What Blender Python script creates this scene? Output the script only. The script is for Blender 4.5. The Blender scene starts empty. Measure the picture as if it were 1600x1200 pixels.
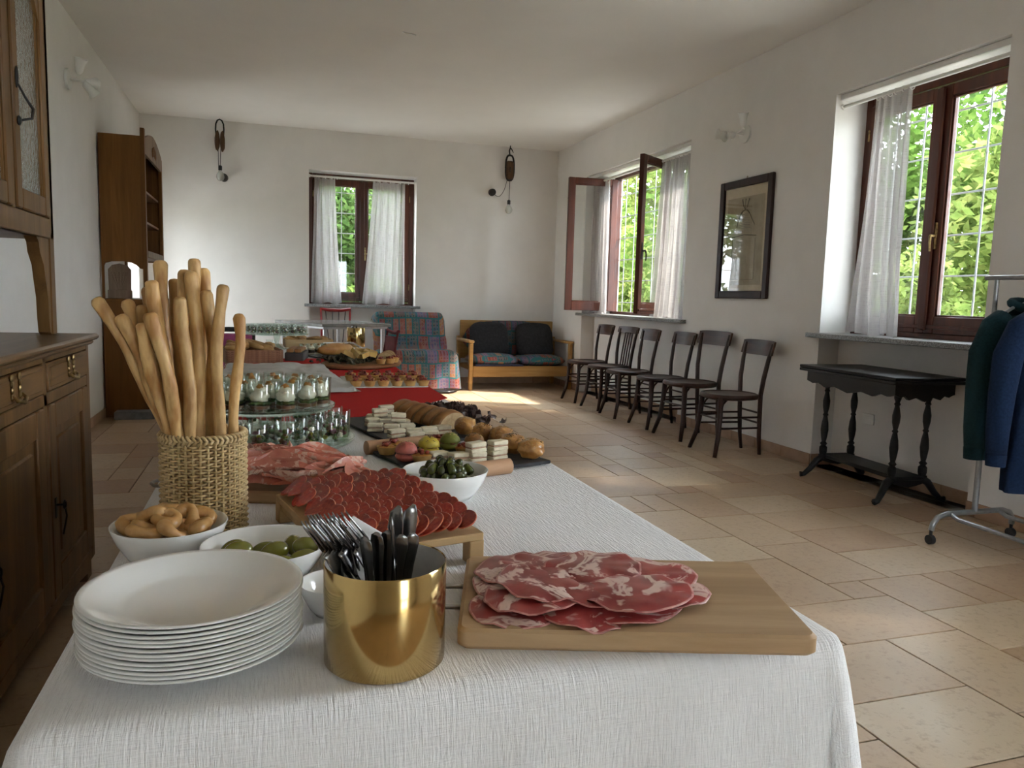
import bpy, bmesh, math, random
from mathutils import Vector, Matrix, noise
PI = math.pi
S = bpy.context.scene
COL = S.collection
# ------------------------------------------------------------------ camera
f_px, yaw, pitch, roll = 1191.36, 0.312983, 0.111384, 0.0280868
cy, sy, cp, sp = math.cos(yaw), math.sin(yaw), math.cos(pitch), math.sin(pitch)
Fw = Vector((sy*cp, cy*cp, -sp)); Rt = Vector((cy, -sy, 0)); Up = Rt.cross(Fw)
R2 = Rt*math.cos(roll) + Up*math.sin(roll); U2 = -Rt*math.sin(roll) + Up*math.cos(roll)
cam = bpy.data.objects.new('camera', bpy.data.cameras.new('camera')); COL.objects.link(cam)
cam.matrix_world = Matrix(((R2.x, U2.x, -Fw.x, 0), (R2.y, U2.y, -Fw.y, 0), (R2.z, U2.z, -Fw.z, 1.17), (0, 0, 0, 1)))
cam.data.sensor_width = 36; cam.data.lens = 36*f_px/1600; cam.data.clip_start = 0.02; cam.data.clip_end = 200
S.camera = cam
# ------------------------------------------------------------------ light
W = bpy.data.worlds.new('sky'); S.world = W; W.use_nodes = True
bg = W.node_tree.nodes['Background']; bg.inputs[0].default_value = (0.84, 0.915, 1.0, 1); bg.inputs[1].default_value = 8.0
sun = bpy.data.objects.new('sun', bpy.data.lights.new('sun', 'SUN')); COL.objects.link(sun)
sun.data.energy = 8.0; sun.data.angle = math.radians(4); sun.data.color = (1.0, 0.93, 0.82)
sun.rotation_euler = Vector((-1.65, 0.75, -1.9)).to_track_quat('-Z', 'Y').to_euler()
S.view_settings.view_transform = 'Standard'; S.view_settings.look = 'None'
S.view_settings.gamma = 1; S.view_settings.use_curve_mapping = False
S.view_settings.exposure = 1.36
S.cycles.max_bounces = 8; S.cycles.diffuse_bounces = 5; S.cycles.glossy_bounces = 3; S.cycles.transmission_bounces = 4; S.cycles.transparent_max_bounces = 14
S.cycles.sample_clamp_indirect = 6
# ------------------------------------------------------------------ materials
def new_mat(name):
    m = bpy.data.materials.new(name); m.use_nodes = True
    nt = m.node_tree; b = nt.nodes['Principled BSDF']
    return m, nt, b
def N(nt, kind, **kw):
    n = nt.nodes.new(kind)
    for k, v in kw.items():
        if k in n.inputs.keys() if hasattr(n, 'inputs') else False: n.inputs[k].default_value = v
        else: setattr(n, k, v)
    return n
def coords(nt, scale=(1, 1, 1), kind='Object', rot=(0, 0, 0)):
    tc = nt.nodes.new('ShaderNodeTexCoord'); mp = nt.nodes.new('ShaderNodeMapping')
    mp.inputs['Scale'].default_value = scale; mp.inputs['Rotation'].default_value = rot
    nt.links.new(tc.outputs[kind], mp.inputs[0]); return mp.outputs[0]
def ramp(nt, fac, stops):
    r = nt.nodes.new('ShaderNodeValToRGB'); e = r.color_ramp.elements
    while len(e) < len(stops): e.new(0.5)
    for i, (p, c) in enumerate(stops): e[i].position = p; e[i].color = (*c, 1)
    nt.links.new(fac, r.inputs[0]); return r.outputs[0]
def noisetex(nt, vec, scale, detail=3, rough=0.5, dist=0.0):
    n = nt.nodes.new('ShaderNodeTexNoise'); n.inputs['Scale'].default_value = scale
    n.inputs['Detail'].default_value = detail; n.inputs['Roughness'].default_value = rough; n.inputs['Distortion'].default_value = dist
    nt.links.new(vec, n.inputs['Vector']); return n.outputs['Fac']
def bump(nt, b, fac, strength=0.2, dist=0.01):
    bp = nt.nodes.new('ShaderNodeBump'); bp.inputs['Strength'].default_value = strength; bp.inputs['Distance'].default_value = dist
    nt.links.new(fac, bp.inputs['Height']); nt.links.new(bp.outputs[0], b.inputs['Normal'])
def mixc(nt, fac, a, c, mode='MIX'):
    m = nt.nodes.new('ShaderNodeMix'); m.data_type = 'RGBA'; m.blend_type = mode
    for s, v in ((0, fac), (6, a), (7, c)):
        if isinstance(v, (int, float)): m.inputs[s].default_value = v
        elif isinstance(v, tuple): m.inputs[s].default_value = (*v, 1)
        else: nt.links.new(v, m.inputs[s])
    return m.outputs[2]
MATS = {}
def mat(name, c1, c2=None, scale=20, rough=0.5, metal=0, bmp=0, detail=3, stretch=(1, 1, 1), kind='Object', spec=0.5, lo=0.35, hi=0.65, dist=0.0, coat=0, sss=0, vary=0, bscale=None, bdist=0.004):
    if name in MATS: return MATS[name]
    m, nt, b = new_mat(name)
    b.inputs['Roughness'].default_value = rough; b.inputs['Metallic'].default_value = metal
    b.inputs['Specular IOR Level'].default_value = spec; b.inputs['Coat Weight'].default_value = coat
    v = coords(nt, stretch, kind)
    if c2 is None: c2 = tuple(x*0.85 for x in c1)
    fac = noisetex(nt, v, scale, detail, 0.55, dist)
    c = ramp(nt, fac, ((lo, c2), (hi, c1)))
    if vary:
        oi = nt.nodes.new('ShaderNodeObjectInfo'); hs = nt.nodes.new('ShaderNodeHueSaturation')
        mr = nt.nodes.new('ShaderNodeMapRange'); nt.links.new(oi.outputs['Random'], mr.inputs[0])
        mr.inputs[3].default_value = 1-vary; mr.inputs[4].default_value = 1+vary
        nt.links.new(c, hs.inputs['Color']); nt.links.new(mr.outputs[0], hs.inputs['Value']); c = hs.outputs[0]
    nt.links.new(c, b.inputs['Base Color'])
    if bmp: bump(nt, b, noisetex(nt, v, bscale, 4) if bscale else fac, bmp, bdist)
    if sss:
        b.inputs['Subsurface Weight'].default_value = sss; b.inputs['Subsurface Scale'].default_value = 0.004
    MATS[name] = m; return m
def wood(name, dark, light, axis=2, rough=0.45, scale=9, coat=0.0, vary=0, spec=0.22):
    if name in MATS: return MATS[name]
    m, nt, b = new_mat(name)
    st = [1.0, 1.0, 1.0]; st[axis] = 0.07
    v = coords(nt, tuple(st))
    g = noisetex(nt, v, scale*3, 6, 0.65, 0.6); g2 = noisetex(nt, v, scale*0.6, 2, 0.5, 1.2)
    c = ramp(nt, g, ((0.3, dark), (0.7, light)))
    d2 = tuple(x*0.72 for x in dark)
    c = mixc(nt, ramp(nt, g2, ((0.42, (0, 0, 0)), (0.62, (0.6, 0.6, 0.6)))), c, d2)
    if vary:
        oi = nt.nodes.new('ShaderNodeObjectInfo'); hs = nt.nodes.new('ShaderNodeHueSaturation')
        mr = nt.nodes.new('ShaderNodeMapRange'); nt.links.new(oi.outputs['Random'], mr.inputs[0])
        mr.inputs[3].default_value = 1-vary; mr.inputs[4].default_value = 1+vary
        nt.links.new(c, hs.inputs['Color']); nt.links.new(mr.outputs[0], hs.inputs['Value']); c = hs.outputs[0]
    nt.links.new(c, b.inputs['Base Color']); b.inputs['Roughness'].default_value = rough
    b.inputs['Coat Weight'].default_value = coat; b.inputs['Coat Roughness'].default_value = 0.25; b.inputs['Specular IOR Level'].default_value = spec
    bump(nt, b, g, 0.12, 0.002)
    MATS[name] = m; return m
def glassmat(name, tint=(0.96, 0.98, 0.97), gloss=0.55, rough=0.02, bumpy=0, extra=0.0, diffuse=0.0, bscale=60):
    if name in MATS: return MATS[name]
    m = bpy.data.materials.new(name); m.use_nodes = True; nt = m.node_tree; nt.nodes.clear()
    out = nt.nodes.new('ShaderNodeOutputMaterial'); tr = nt.nodes.new('ShaderNodeBsdfTransparent'); tr.inputs[0].default_value = (*tint, 1)
    gl = nt.nodes.new('ShaderNodeBsdfGlossy'); gl.inputs['Roughness'].default_value = rough; gl.inputs[0].default_value = (1, 1, 1, 1)
    fr = nt.nodes.new('ShaderNodeLayerWeight'); fr.inputs[0].default_value = 0.5
    pw = nt.nodes.new('ShaderNodeMath'); pw.operation = 'POWER'; pw.inputs[1].default_value = 4.0; nt.links.new(fr.outputs['Facing'], pw.inputs[0])
    ma = nt.nodes.new('ShaderNodeMath'); ma.operation = 'MULTIPLY_ADD'; ma.inputs[1].default_value = gloss; ma.inputs[2].default_value = 0.03+extra
    nt.links.new(pw.outputs[0], ma.inputs[0])
    mx = nt.nodes.new('ShaderNodeMixShader'); nt.links.new(ma.outputs[0], mx.inputs[0])
    base = tr.outputs[0]
    if diffuse:
        df = nt.nodes.new('ShaderNodeBsdfDiffuse'); df.inputs[0].default_value = (0.55, 0.57, 0.53, 1)
        m2 = nt.nodes.new('ShaderNodeMixShader'); m2.inputs[0].default_value = diffuse
        nt.links.new(tr.outputs[0], m2.inputs[1]); nt.links.new(df.outputs[0], m2.inputs[2]); base = m2.outputs[0]
    nt.links.new(base, mx.inputs[1]); nt.links.new(gl.outputs[0], mx.inputs[2]); nt.links.new(mx.outputs[0], out.inputs[0])
    if bumpy:
        bp = nt.nodes.new('ShaderNodeBump'); bp.inputs['Strength'].default_value = bumpy; bp.inputs['Distance'].default_value = 0.01
        nt.links.new(noisetex(nt, coords(nt), bscale, 3), bp.inputs['Height'])
        nt.links.new(bp.outputs[0], gl.inputs['Normal']); nt.links.new(bp.outputs[0], fr.inputs['Normal'])
    MATS[name] = m; return m
# ------------------------------------------------------------------ mesh helpers
def rotz(a): return Matrix.Rotation(a, 4, 'Z')
def T(x, y, z): return Matrix.Translation((x, y, z))
class MB:
    def __init__(s): s.v = []; s.f = []; s.mi = []; s.M = Matrix.Identity(4); s.cur = 0
    def add(s, vs, fs):
        o = len(s.v); M = s.M
        s.v += [tuple(M @ Vector(p)) for p in vs]; s.f += [tuple(o+i for i in f) for f in fs]; s.mi += [s.cur]*len(fs)
        return s
    def box(s, x0, x1, y0, y1, z0, z1, b=0):
        if b <= 0:
            vs = [(x, y, z) for x in (x0, x1) for y in (y0, y1) for z in (z0, z1)]
            return s.add(vs, [(0, 1, 3, 2), (4, 6, 7, 5), (0, 4, 5, 1), (2, 3, 7, 6), (0, 2, 6, 4), (1, 5, 7, 3)])
        c = ((x0+x1)/2, (y0+y1)/2, (z0+z1)/2); h = (abs(x1-x0)/2, abs(y1-y0)/2, abs(z1-z0)/2); b = min(b, min(h)*0.95)
        vs = []; ix = {}
        for sx in (-1, 1):
            for sy_ in (-1, 1):
                for sz in (-1, 1):
                    for a in range(3):
                        ix[(sx, sy_, sz, a)] = len(vs); sg = (sx, sy_, sz)
                        vs.append(tuple(c[k]+sg[k]*(h[k]-(0 if k == a else b)) for k in range(3)))
        fs = []
        for a in range(3):
            u, w = (a+1) % 3, (a+2) % 3
            for sg in (-1, 1):
                q = []
                for (su, sw) in ((-1, -1), (1, -1), (1, 1), (-1, 1)):
                    k = [0, 0, 0]; k[a] = sg; k[u] = su; k[w] = sw; q.append(ix[(*k, a)])
                fs.append(tuple(q if sg > 0 else q[::-1]))
            for su in (-1, 1):
                for sw in (-1, 1):
                    k0 = [0, 0, 0]; k0[u] = su; k0[w] = sw; k1 = list(k0); k0[a] = -1; k1[a] = 1
                    q = [ix[(*k0, u)], ix[(*k1, u)], ix[(*k1, w)], ix[(*k0, w)]]
                    fs.append(tuple(q if su*sw < 0 else q[::-1]))
        for sx in (-1, 1):
            for sy_ in (-1, 1):
                for sz in (-1, 1):
                    q = [ix[(sx, sy_, sz, a)] for a in range(3)]
                    fs.append(tuple(q if sx*sy_*sz > 0 else q[::-1]))
        return s.add(vs, fs)
    def tube(s, pts, r, n=8, caps=True, flat=1.0):
        pts = [Vector(p) for p in pts]; k = len(pts)
        rs = r if isinstance(r, (list, tuple)) else [r]*k
        vs = []; fs = []; ref = None
        for i, p in enumerate(pts):
            d = (pts[min(i+1, k-1)] - pts[max(i-1, 0)]).normalized()
            if ref is None: ref = Vector((0, 0, 1)) if abs(d.z) < 0.9 else Vector((1, 0, 0))
            a = d.cross(ref).normalized(); b = a.cross(d).normalized(); ref = b
            for j in range(n):
                t = 2*PI*j/n; vs.append(tuple(p + a*(rs[i]*math.cos(t)) + b*(rs[i]*flat*math.sin(t))))
        for i in range(k-1):
            for j in range(n):
                fs.append((i*n+j, i*n+(j+1) % n, (i+1)*n+(j+1) % n, (i+1)*n+j))
        if caps: fs.append(tuple(range(n))[::-1]); fs.append(tuple(range((k-1)*n, k*n)))
        return s.add(vs, fs)
    def cyl(s, p0, p1, r0, r1=None, n=12): return s.tube([p0, p1], [r0, r0 if r1 is None else r1], n)
    def lathe(s, prof, n=24, c=(0, 0, 0), closed=False, caps=True):
        vs = []; fs = []; k = len(prof)
        for r, z in prof:
            for j in range(n):
                t = 2*PI*j/n; vs.append((c[0]+r*math.cos(t), c[1]+r*math.sin(t), c[2]+z))
        m = k if closed else k-1
        for i in range(m):
            i2 = (i+1) % k
            for j in range(n): fs.append((i*n+j, i*n+(j+1) % n, i2*n+(j+1) % n, i2*n+j))
        if not closed and caps:
            if prof[0][0] > 1e-5: fs.append(tuple(range(n))[::-1])
            if prof[-1][0] > 1e-5: fs.append(tuple(range((k-1)*n, k*n)))
        return s.add(vs, fs)
    def prism(s, poly, a, b, axis='y'):
        n = len(poly)
        def pt(u, w, t): return {'x': (t, u, w), 'y': (u, t, w), 'z': (u, w, t)}[axis]
        vs = [pt(u, w, a) for u, w in poly] + [pt(u, w, b) for u, w in poly]
        fs = [tuple(range(n)), tuple(range(n, 2*n))[::-1]] + [(i, i+n, (i+1) % n+n, (i+1) % n) for i in range(n)]
        return s.add(vs, fs)
    def blob(s, c, r, seed=0, amp=0.1, fr=2.0, nu=12, nv=8, rot=None, flatb=None):
        vs = []; fs = []; off = Vector((seed*3.7, seed*1.3, seed*2.1)); c = Vector(c); Mr = rot or Matrix.Identity(3)
        for i in range(nv+1):
            ph = PI*i/nv
            for j in range(nu):
                t = 2*PI*j/nu; d = Vector((math.sin(ph)*math.cos(t), math.sin(ph)*math.sin(t), math.cos(ph)))
                q = 1+amp*noise.noise(d*fr+off)
                p = Vector((d.x*r[0]*q, d.y*r[1]*q, d.z*r[2]*q))
                if flatb is not None and p.z < -flatb: p.z = -flatb
                vs.append(tuple(c + Mr @ p))
        for i in range(nv):
            for j in range(nu): fs.append((i*nu+j, (i+1)*nu+j, (i+1)*nu+(j+1) % nu, i*nu+(j+1) % nu))
        return s.add(vs, fs)
    def grid(s, fn, nu, nv, close_u=False):
        vs = [fn(i/(nu-(0 if close_u else 1)), j/(nv-1)) for j in range(nv) for i in range(nu)]
        fs = []
        for j in range(nv-1):
            for i in range(nu if close_u else nu-1):
                i2 = (i+1) % nu; fs.append((j*nu+i, j*nu+i2, (j+1)*nu+i2, (j+1)*nu+i))
        return s.add(vs, fs)
    def mesh(s, name, mats, smooth=40, recalc=True, thick=0):
        me = bpy.data.meshes.new(name); me.from_pydata(s.v, [], s.f)
        if not isinstance(mats, (list, tuple)): mats = [mats]
        for m in mats: me.materials.append(m)
        if len(mats) > 1: me.polygons.foreach_set('material_index', s.mi)
        if recalc:
            bm = bmesh.new(); bm.from_mesh(me); bmesh.ops.recalc_face_normals(bm, faces=bm.faces[:])
            bm.to_mesh(me); bm.free()
        if smooth:
            me.shade_smooth()
            if smooth < 180: me.set_sharp_from_angle(angle=math.radians(smooth))
        return me
    def obj(s, name, mats, parent=None, loc=(0, 0, 0), rz=0.0, smooth=40, recalc=True):
        return link(name, s.mesh(name, mats, smooth, recalc), parent, loc, (0, 0, rz))
def link(name, me, parent=None, loc=(0, 0, 0), rot=(0, 0, 0), sc=(1, 1, 1)):
    o = bpy.data.objects.new(name, me); COL.objects.link(o); o.parent = parent; o.location = loc; o.rotation_euler = rot; o.scale = sc
    return o
def tag(o, label=None, cat=None, group=None, kind=None):
    for k, v in (('label', label), ('category', cat), ('group', group), ('kind', kind)):
        if v: o[k] = v
    return o
def thing(name, label, cat, loc=(0, 0, 0), rz=0.0, group=None):
    return tag(link(name, None, None, loc, (0, 0, rz)), label, cat, group)
def copy_tree(o, parent=None):
    c = o.copy(); COL.objects.link(c); c.parent = parent
    for ch in list(o.children): copy_tree(ch, c)
    return c
def spawn(proto, state, loc, rot=(0, 0, 0), label=None, group=None, sc=None):   # first call moves the prototype, later calls copy it
    o = proto if not state else copy_tree(proto)
    state.append(1); o.location = loc; o.rotation_euler = rot
    if sc: o.scale = sc
    if label: o['label'] = label
    if group: o['group'] = group
    return o
def rnd(seed): return random.Random(seed)
# ================================================================== SETTING
XL, XR, YF, YB, ZC = -1.40, 3.85, 10.10, -2.6, 3.2
m_wall = mat('plaster', (0.765, 0.74, 0.71), (0.73, 0.705, 0.675), 3.0, 0.9, bmp=0.12, bscale=55, spec=0.2)
m_ceil = mat('ceiling_paint', (0.80, 0.785, 0.75), (0.775, 0.76, 0.725), 2.0, 0.92, bmp=0.06, bscale=40, spec=0.2)
m_white = mat('white_paint', (0.80, 0.79, 0.76), (0.75, 0.74, 0.71), 8, 0.45)
m_granite = mat('granite', (0.34, 0.34, 0.33), (0.09, 0.09, 0.09), 160, 0.3, detail=5, lo=0.42, hi=0.6)
m_frame = wood('window_wood', (0.065, 0.018, 0.010), (0.125, 0.034, 0.017), 2, 0.38, 8, coat=0.25)
m_bar = mat('grille_paint', (0.42, 0.44, 0.45), (0.36, 0.38, 0.39), 30, 0.5)
m_brassold = mat('old_brass', (0.42, 0.30, 0.13), (0.22, 0.15, 0.07), 60, 0.35, 0.9)
m_iron = mat('black_iron', (0.02, 0.019, 0.018), (0.012, 0.011, 0.011), 60, 0.5, 0.4)
m_pane = glassmat('window_glass', (0.97, 0.985, 0.98), 0.5)

def wall_cells(mb, axis, pos, t, u0, u1, z0, z1, holes):
    us = sorted({u0, u1, *[h[0] for h in holes], *[h[1] for h in holes]}); zs = sorted({z0, z1, *[h[2] for h in holes], *[h[3] for h in holes]})
    for a, b in zip(us, us[1:]):
        for c, d in zip(zs, zs[1:]):
            if any(h[0] <= (a+b)/2 <= h[1] and h[2] <= (c+d)/2 <= h[3] for h in holes): continue
            if axis == 'x': mb.box(pos, pos+t, a, b, c, d)
            else: mb.box(a, b, pos, pos+t, c, d)
def struct(o): o['kind'] = 'structure'; return o
W2, W3, W4, W1 = (6.58, 9.08), (3.29, 4.63), (0.2, 1.55), (0.52, 1.885)
mb = MB(); wall_cells(mb, 'x', XR, 0.18, YB-0.4, YF+0.5, -0.1, ZC+0.2, [(*W2, 0.0, 2.72), (*W3, 0.0, 2.67), (*W4, 0.0, 2.67)])
wall_cells(mb, 'x', XR+0.18, 0.20, YB-0.4, YF+0.5, -0.1, ZC+0.2, [(6.58, 8.82, 1.0, 2.72), (*W3, 0.97, 2.67), (*W4, 0.97, 2.67)])
wr = struct(mb.obj('wall_right', m_wall, smooth=0, recalc=False))
mb = MB(); wall_cells(mb, 'y', YF, 0.18, XL, XR, -0.1, ZC+0.2, [(*W1, 0.0, 2.71)])
wall_cells(mb, 'y', YF+0.18, 0.20, XL, XR, -0.1, ZC+0.2, [(*W1, 1.02, 2.71)])
struct(mb.obj('wall_far', m_wall, smooth=0, recalc=False))
mb = MB(); wall_cells(mb, 'x', XL-0.4, 0.4, YB-0.4, YF+0.5, -0.1, ZC+0.2, [(9.1, 9.8, 0.0, 2.1)])
struct(mb.obj('wall_left', m_wall, smooth=0, recalc=False))
mb = MB(); wall_cells(mb, 'y', YB-0.4, 0.4, XL, XR, -0.1, ZC+0.2, [(1.35, 2.35, 0.0, 2.2)])
struct(mb.obj('wall_back', m_wall, smooth=0, recalc=False))
struct(MB().box(XL-0.4, XR+0.5, YB-0.4, YF+0.5, ZC, ZC+0.2).obj('ceiling', m_ceil, smooth=0))
# ---- floor: terracotta tiles in four sizes, each its own slab with an open joint
m_grout = mat('grout', (0.20, 0.16, 0.115), (0.15, 0.12, 0.085), 60, 0.95, spec=0.1)
def tile_mat():
    m, nt, b = new_mat('terracotta_tile'); v = coords(nt, (1, 1, 1), 'Object')
    oi = nt.nodes.new('ShaderNodeObjectInfo')
    base = ramp(nt, oi.outputs['Random'], ((0.0, (0.36, 0.22, 0.125)), (0.25, (0.47, 0.33, 0.205)), (0.45, (0.39, 0.25, 0.145)), (0.7, (0.56, 0.44, 0.30)), (0.8, (0.43, 0.29, 0.175)), (1.0, (0.33, 0.19, 0.105))))
    ad = nt.nodes.new('ShaderNodeVectorMath'); ad.operation = 'ADD'; nt.links.new(v, ad.inputs[0])
    sc = nt.nodes.new('ShaderNodeVectorMath'); sc.operation = 'SCALE'; sc.inputs[0].default_value = (13, 7, 3); nt.links.new(oi.outputs['Random'], sc.inputs['Scale'])
    nt.links.new(sc.outputs[0], ad.inputs[1]); v = ad.outputs[0]
    n1 = noisetex(nt, v, 5, 4, 0.6); n2 = noisetex(nt, v, 38, 5, 0.7)
    c = mixc(nt, ramp(nt, n1, ((0.35, (0, 0, 0)), (0.7, (0.55, 0.55, 0.55)))), base, (0.55, 0.41, 0.285))
    c = mixc(nt, ramp(nt, n2, ((0.30, (0.5, 0.5, 0.5)), (0.48, (0, 0, 0)))), c, (0.27, 0.165, 0.095))
    nt.links.new(c, b.inputs['Base Color'])
    r = ramp(nt, n1, ((0.3, (0.33,)*3), (0.7, (0.5,)*3))); nt.links.new(r, b.inputs['Roughness'])
    b.inputs['Specular IOR Level'].default_value = 0.45
    bump(nt, b, n2, 0.15, 0.004); return m
m_tile = tile_mat()
floor = struct(MB().box(XL-0.4, XR+0.5, YB-0.4, YF+0.5, -0.10, -0.006).obj('floor', m_grout, smooth=0))
def tiles():
    u = 0.168; ox, oy = 1.925-u*22, 1.558-u*26
    R = rnd(5); nx, ny = 36, 80; occ = set(); out = []
    sizes = [(3, 2), (2, 3), (2, 2), (3, 3), (2, 1), (1, 2), (1, 1)]; wt = [6, 4, 5, 3, 2.5, 2, 0.8]
    for j in range(ny):
        for i in range(nx):
            if (i, j) in occ: continue
            opts = [(s, w) for s, w in zip(sizes, wt) if i+s[0] <= nx and j+s[1] <= ny and all((i+a, j+b) not in occ for a in range(s[0]) for b in range(s[1]))]
            big = [o for o in opts if o[0][0]*o[0][1] >= 4]
            if big and R.random() < 0.72: opts = big
            s = R.choices([o[0] for o in opts], [o[1] for o in opts])[0]
            for a in range(s[0]):
                for b in range(s[1]): occ.add((i+a, j+b))
            out.append((ox+i*u, oy+j*u, s[0]*u, s[1]*u, s))
    return out
tm = {}; rest = MB(); seen = []
for (x, y, w, d, s) in tiles():
    x0, x1, y0, y1 = max(x, XL), min(x+w, XR+0.18), max(y, YB), min(y+d, YF+0.18)
    if x1-x0 < 0.03 or y1-y0 < 0.03: continue
    cx_, cy_ = (x0+x1)/2, (y0+y1)/2
    vis = (cx_ > 0.75 and cy_ > 0.7 and cx_ < cy_*1.38+0.25 and not (cx_ < 1.0 and cy_ < 1.2)) or (cx_ < -0.15 and cy_ > 2.9 and cx_ > -0.31*cy_-0.1)
    seen.append((0 if vis else 1, cy_, x0, x1, y0, y1))
seen.sort()
for n_, (h, _, x0, x1, y0, y1) in enumerate(seen):
    g = 0.0028
    if h == 0 and n_ < 300:
        key = (round(x1-x0, 3), round(y1-y0, 3))
        if key not in tm:
            a, b = key[0]/2-g, key[1]/2-g; tm[key] = MB().box(-a, a, -b, b, -0.006, 0.0, 0.0016).mesh('tile', m_tile, 0)
        link('tile', tm[key], floor, ((x0+x1)/2, (y0+y1)/2, 0))
    else: rest.box(x0+g, x1-g, y0+g, y1-g, -0.006, 0)
r_ = rest.obj('tile_field', m_tile, floor, smooth=0); r_['kind'] = 'stuff'
# ---- skirting of tile pieces
m_skirt = mat('skirting_tile', (0.40, 0.25, 0.155), (0.33, 0.20, 0.12), 12, 0.5, vary=0.12)
def skirting(name, p0, p1, inward, gaps=()):
    p0, p1 = Vector(p0), Vector(p1); d = (p1-p0); L = d.length; d.normalize(); ang = math.atan2(d.y, d.x)
    root = struct(link(name, None, None, (p0.x, p0.y, 0), (0, 0, ang))); k = 0.0; tmp = {}
    while k < L-0.01:
        e = min(k+0.335, L); mid = (k+e)/2
        w = round(e-k, 3)
        if w not in tmp: tmp[w] = MB().box(0.001, w-0.001, min(0, inward*0.011), max(0, inward*0.011), 0.001, 0.085, 0.002).mesh('skirting_tile', m_skirt, 0)
        link('skirting_tile', tmp[w], root, (k, 0, 0)); k = e
for i_, (a, b) in enumerate(((4.63, 6.58), (9.08, YF), (1.55, 3.29))):
    skirting('baseboard_right' if i_ == 0 else 'baseboard_right_%s' % ('far', 'near')[i_-1], (XR, a), (XR, b), 1)
skirting('baseboard_niche', (XR+0.18, W3[0]), (XR+0.18, W3[1]), 1)
skirting('baseboard_niche_far', (XR+0.18, W2[0]), (XR+0.18, W2[1]), 1)
skirting('baseboard_niche_side', (XR, W3[1]), (XR+0.17, W3[1]), -1)
skirting('baseboard_left', (XL, YB), (XL, 9.1), -1)
skirting('baseboard_far', (XL, YF), (W1[0], YF), -1)
skirting('baseboard_far_corner', (W1[1], YF), (XR, YF), -1)
# ---- windows
def bar_frame(mb, w, h, st, t, z0=0.0, rail_b=None, x0=0.0, y0=0.0):
    rb = rail_b or st; b = 0.004
    mb.box(x0, x0+st, y0, y0+t, z0, z0+h, b); mb.box(x0+w-st, x0+w, y0, y0+t, z0, z0+h, b)
    mb.box(x0+st, x0+w-st, y0, y0+t, z0+h-st, z0+h, b); mb.box(x0+st, x0+w-st, y0, y0+t, z0, z0+rb, b)
def casement(parent, w, h, loc, ang, flip=False, handle=None, hmat=None):
    # hinge at the local origin, leaf along +x, room side is -y
    c = link('casement', None, parent, loc, (0, 0, ang)); st = 0.075; s = -1 if flip else 1
    m = MB(); m.M = Matrix.Diagonal((s, 1, 1, 1)); bar_frame(m, w, h, st, 0.05, rail_b=0.11)
    for (a, b_, c_, d_) in ((st-0.001, st+0.012, 0.11, h-st), (w-st-0.012, w-st+0.001, 0.11, h-st)): m.box(a, b_, 0.012, 0.04, c_, d_, 0.003)
    m.box(st+0.012, w-st-0.012, 0.012, 0.04, 0.108, 0.122, 0.003); m.box(st+0.012, w-st-0.012, 0.012, 0.04, h-st-0.012, h-st+0.001, 0.003)
    m.box(0.01, w-0.01, -0.012, 0.0, 0.03, 0.055, 0.004)
    m.obj('casement_frame', m_frame, c)
    g = MB(); g.M = m.M; g.box(st+0.012, w-st-0.012, 0.022, 0.026, 0.122, h-st-0.012); g.obj('pane', m_pane, c, smooth=0)
    for zz in (0.2, h-0.2):
        q = MB(); q.M = m.M; q.cyl((0.0, -0.006, zz-0.035), (0.0, -0.006, zz+0.035), 0.007, n=8); q.cyl((0, -0.006, zz+0.035), (0, -0.006, zz+0.045), 0.009, 0.004, 8)
        q.obj('hinge', m_brassold, c)
    if handle:
        hd = MB(); hd.M = m.M; x = w-st*0.5; z = h*0.40
        hd.box(x-0.014, x+0.014, -0.008, 0, z-0.085, z+0.085, 0.005); hd.cyl((x, -0.008, z), (x, -0.045, z), 0.009, n=8)
        if handle == 'h': hd.tube([(x, -0.045, z), (x-0.05, -0.05, z+0.004), (x-0.11, -0.048, z+0.012)], [0.009, 0.008, 0.007], 8)
        else: hd.tube([(x, -0.045, z), (x-0.004, -0.05, z-0.05), (x-0.004, -0.046, z-0.10)], [0.009, 0.008, 0.006], 8)
        hd.obj('handle', hmat or m_brassold, c)
    return c
def grille(parent, w, h, z0, y, dx=0.245, dz=0.262, off=0.0):
    k = off or dx/2; vb = MB().cyl((0, 0, z0), (0, 0, z0+h), 0.0065, n=6).mesh('grille_bar', m_bar); hb = MB().cyl((0, 0, 0), (w, 0, 0), 0.0065, n=6).mesh('grille_bar', m_bar)
    while k < w: link('grille_bar', vb, parent, (k, y, 0)); k += dx
    z = z0+dz*0.62
    while z < z0+h: link('grille_bar', hb, parent, (0, y+0.008, z)); z += dz
def window_root(name, loc, ang): return struct(link(name, None, None, loc, (0, 0, ang)))
def outer_frame(root, w, z0, z1, y, muls=()):
    m = MB(); st = 0.06
    m.box(0, st, y, y+0.07, z0, z1, 0.004); m.box(w-st, w, y, y+0.07, z0, z1, 0.004); m.box(st, w-st, y, y+0.07, z1-st, z1, 0.004); m.box(st, w-st, y, y+0.07, z0, z0+0.05, 0.004)
    for u in muls: m.box(u-0.04, u+0.04, y, y+0.07, z0+0.05, z1-st, 0.004)
    m.obj('outer_frame', m_frame, root)
def sill(root, w, z, y0, y1, over=0.06):
    MB().box(-over, w+over, y0, y1, z-0.035, z, 0.004).obj('window_sill', m_granite, root)
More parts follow.
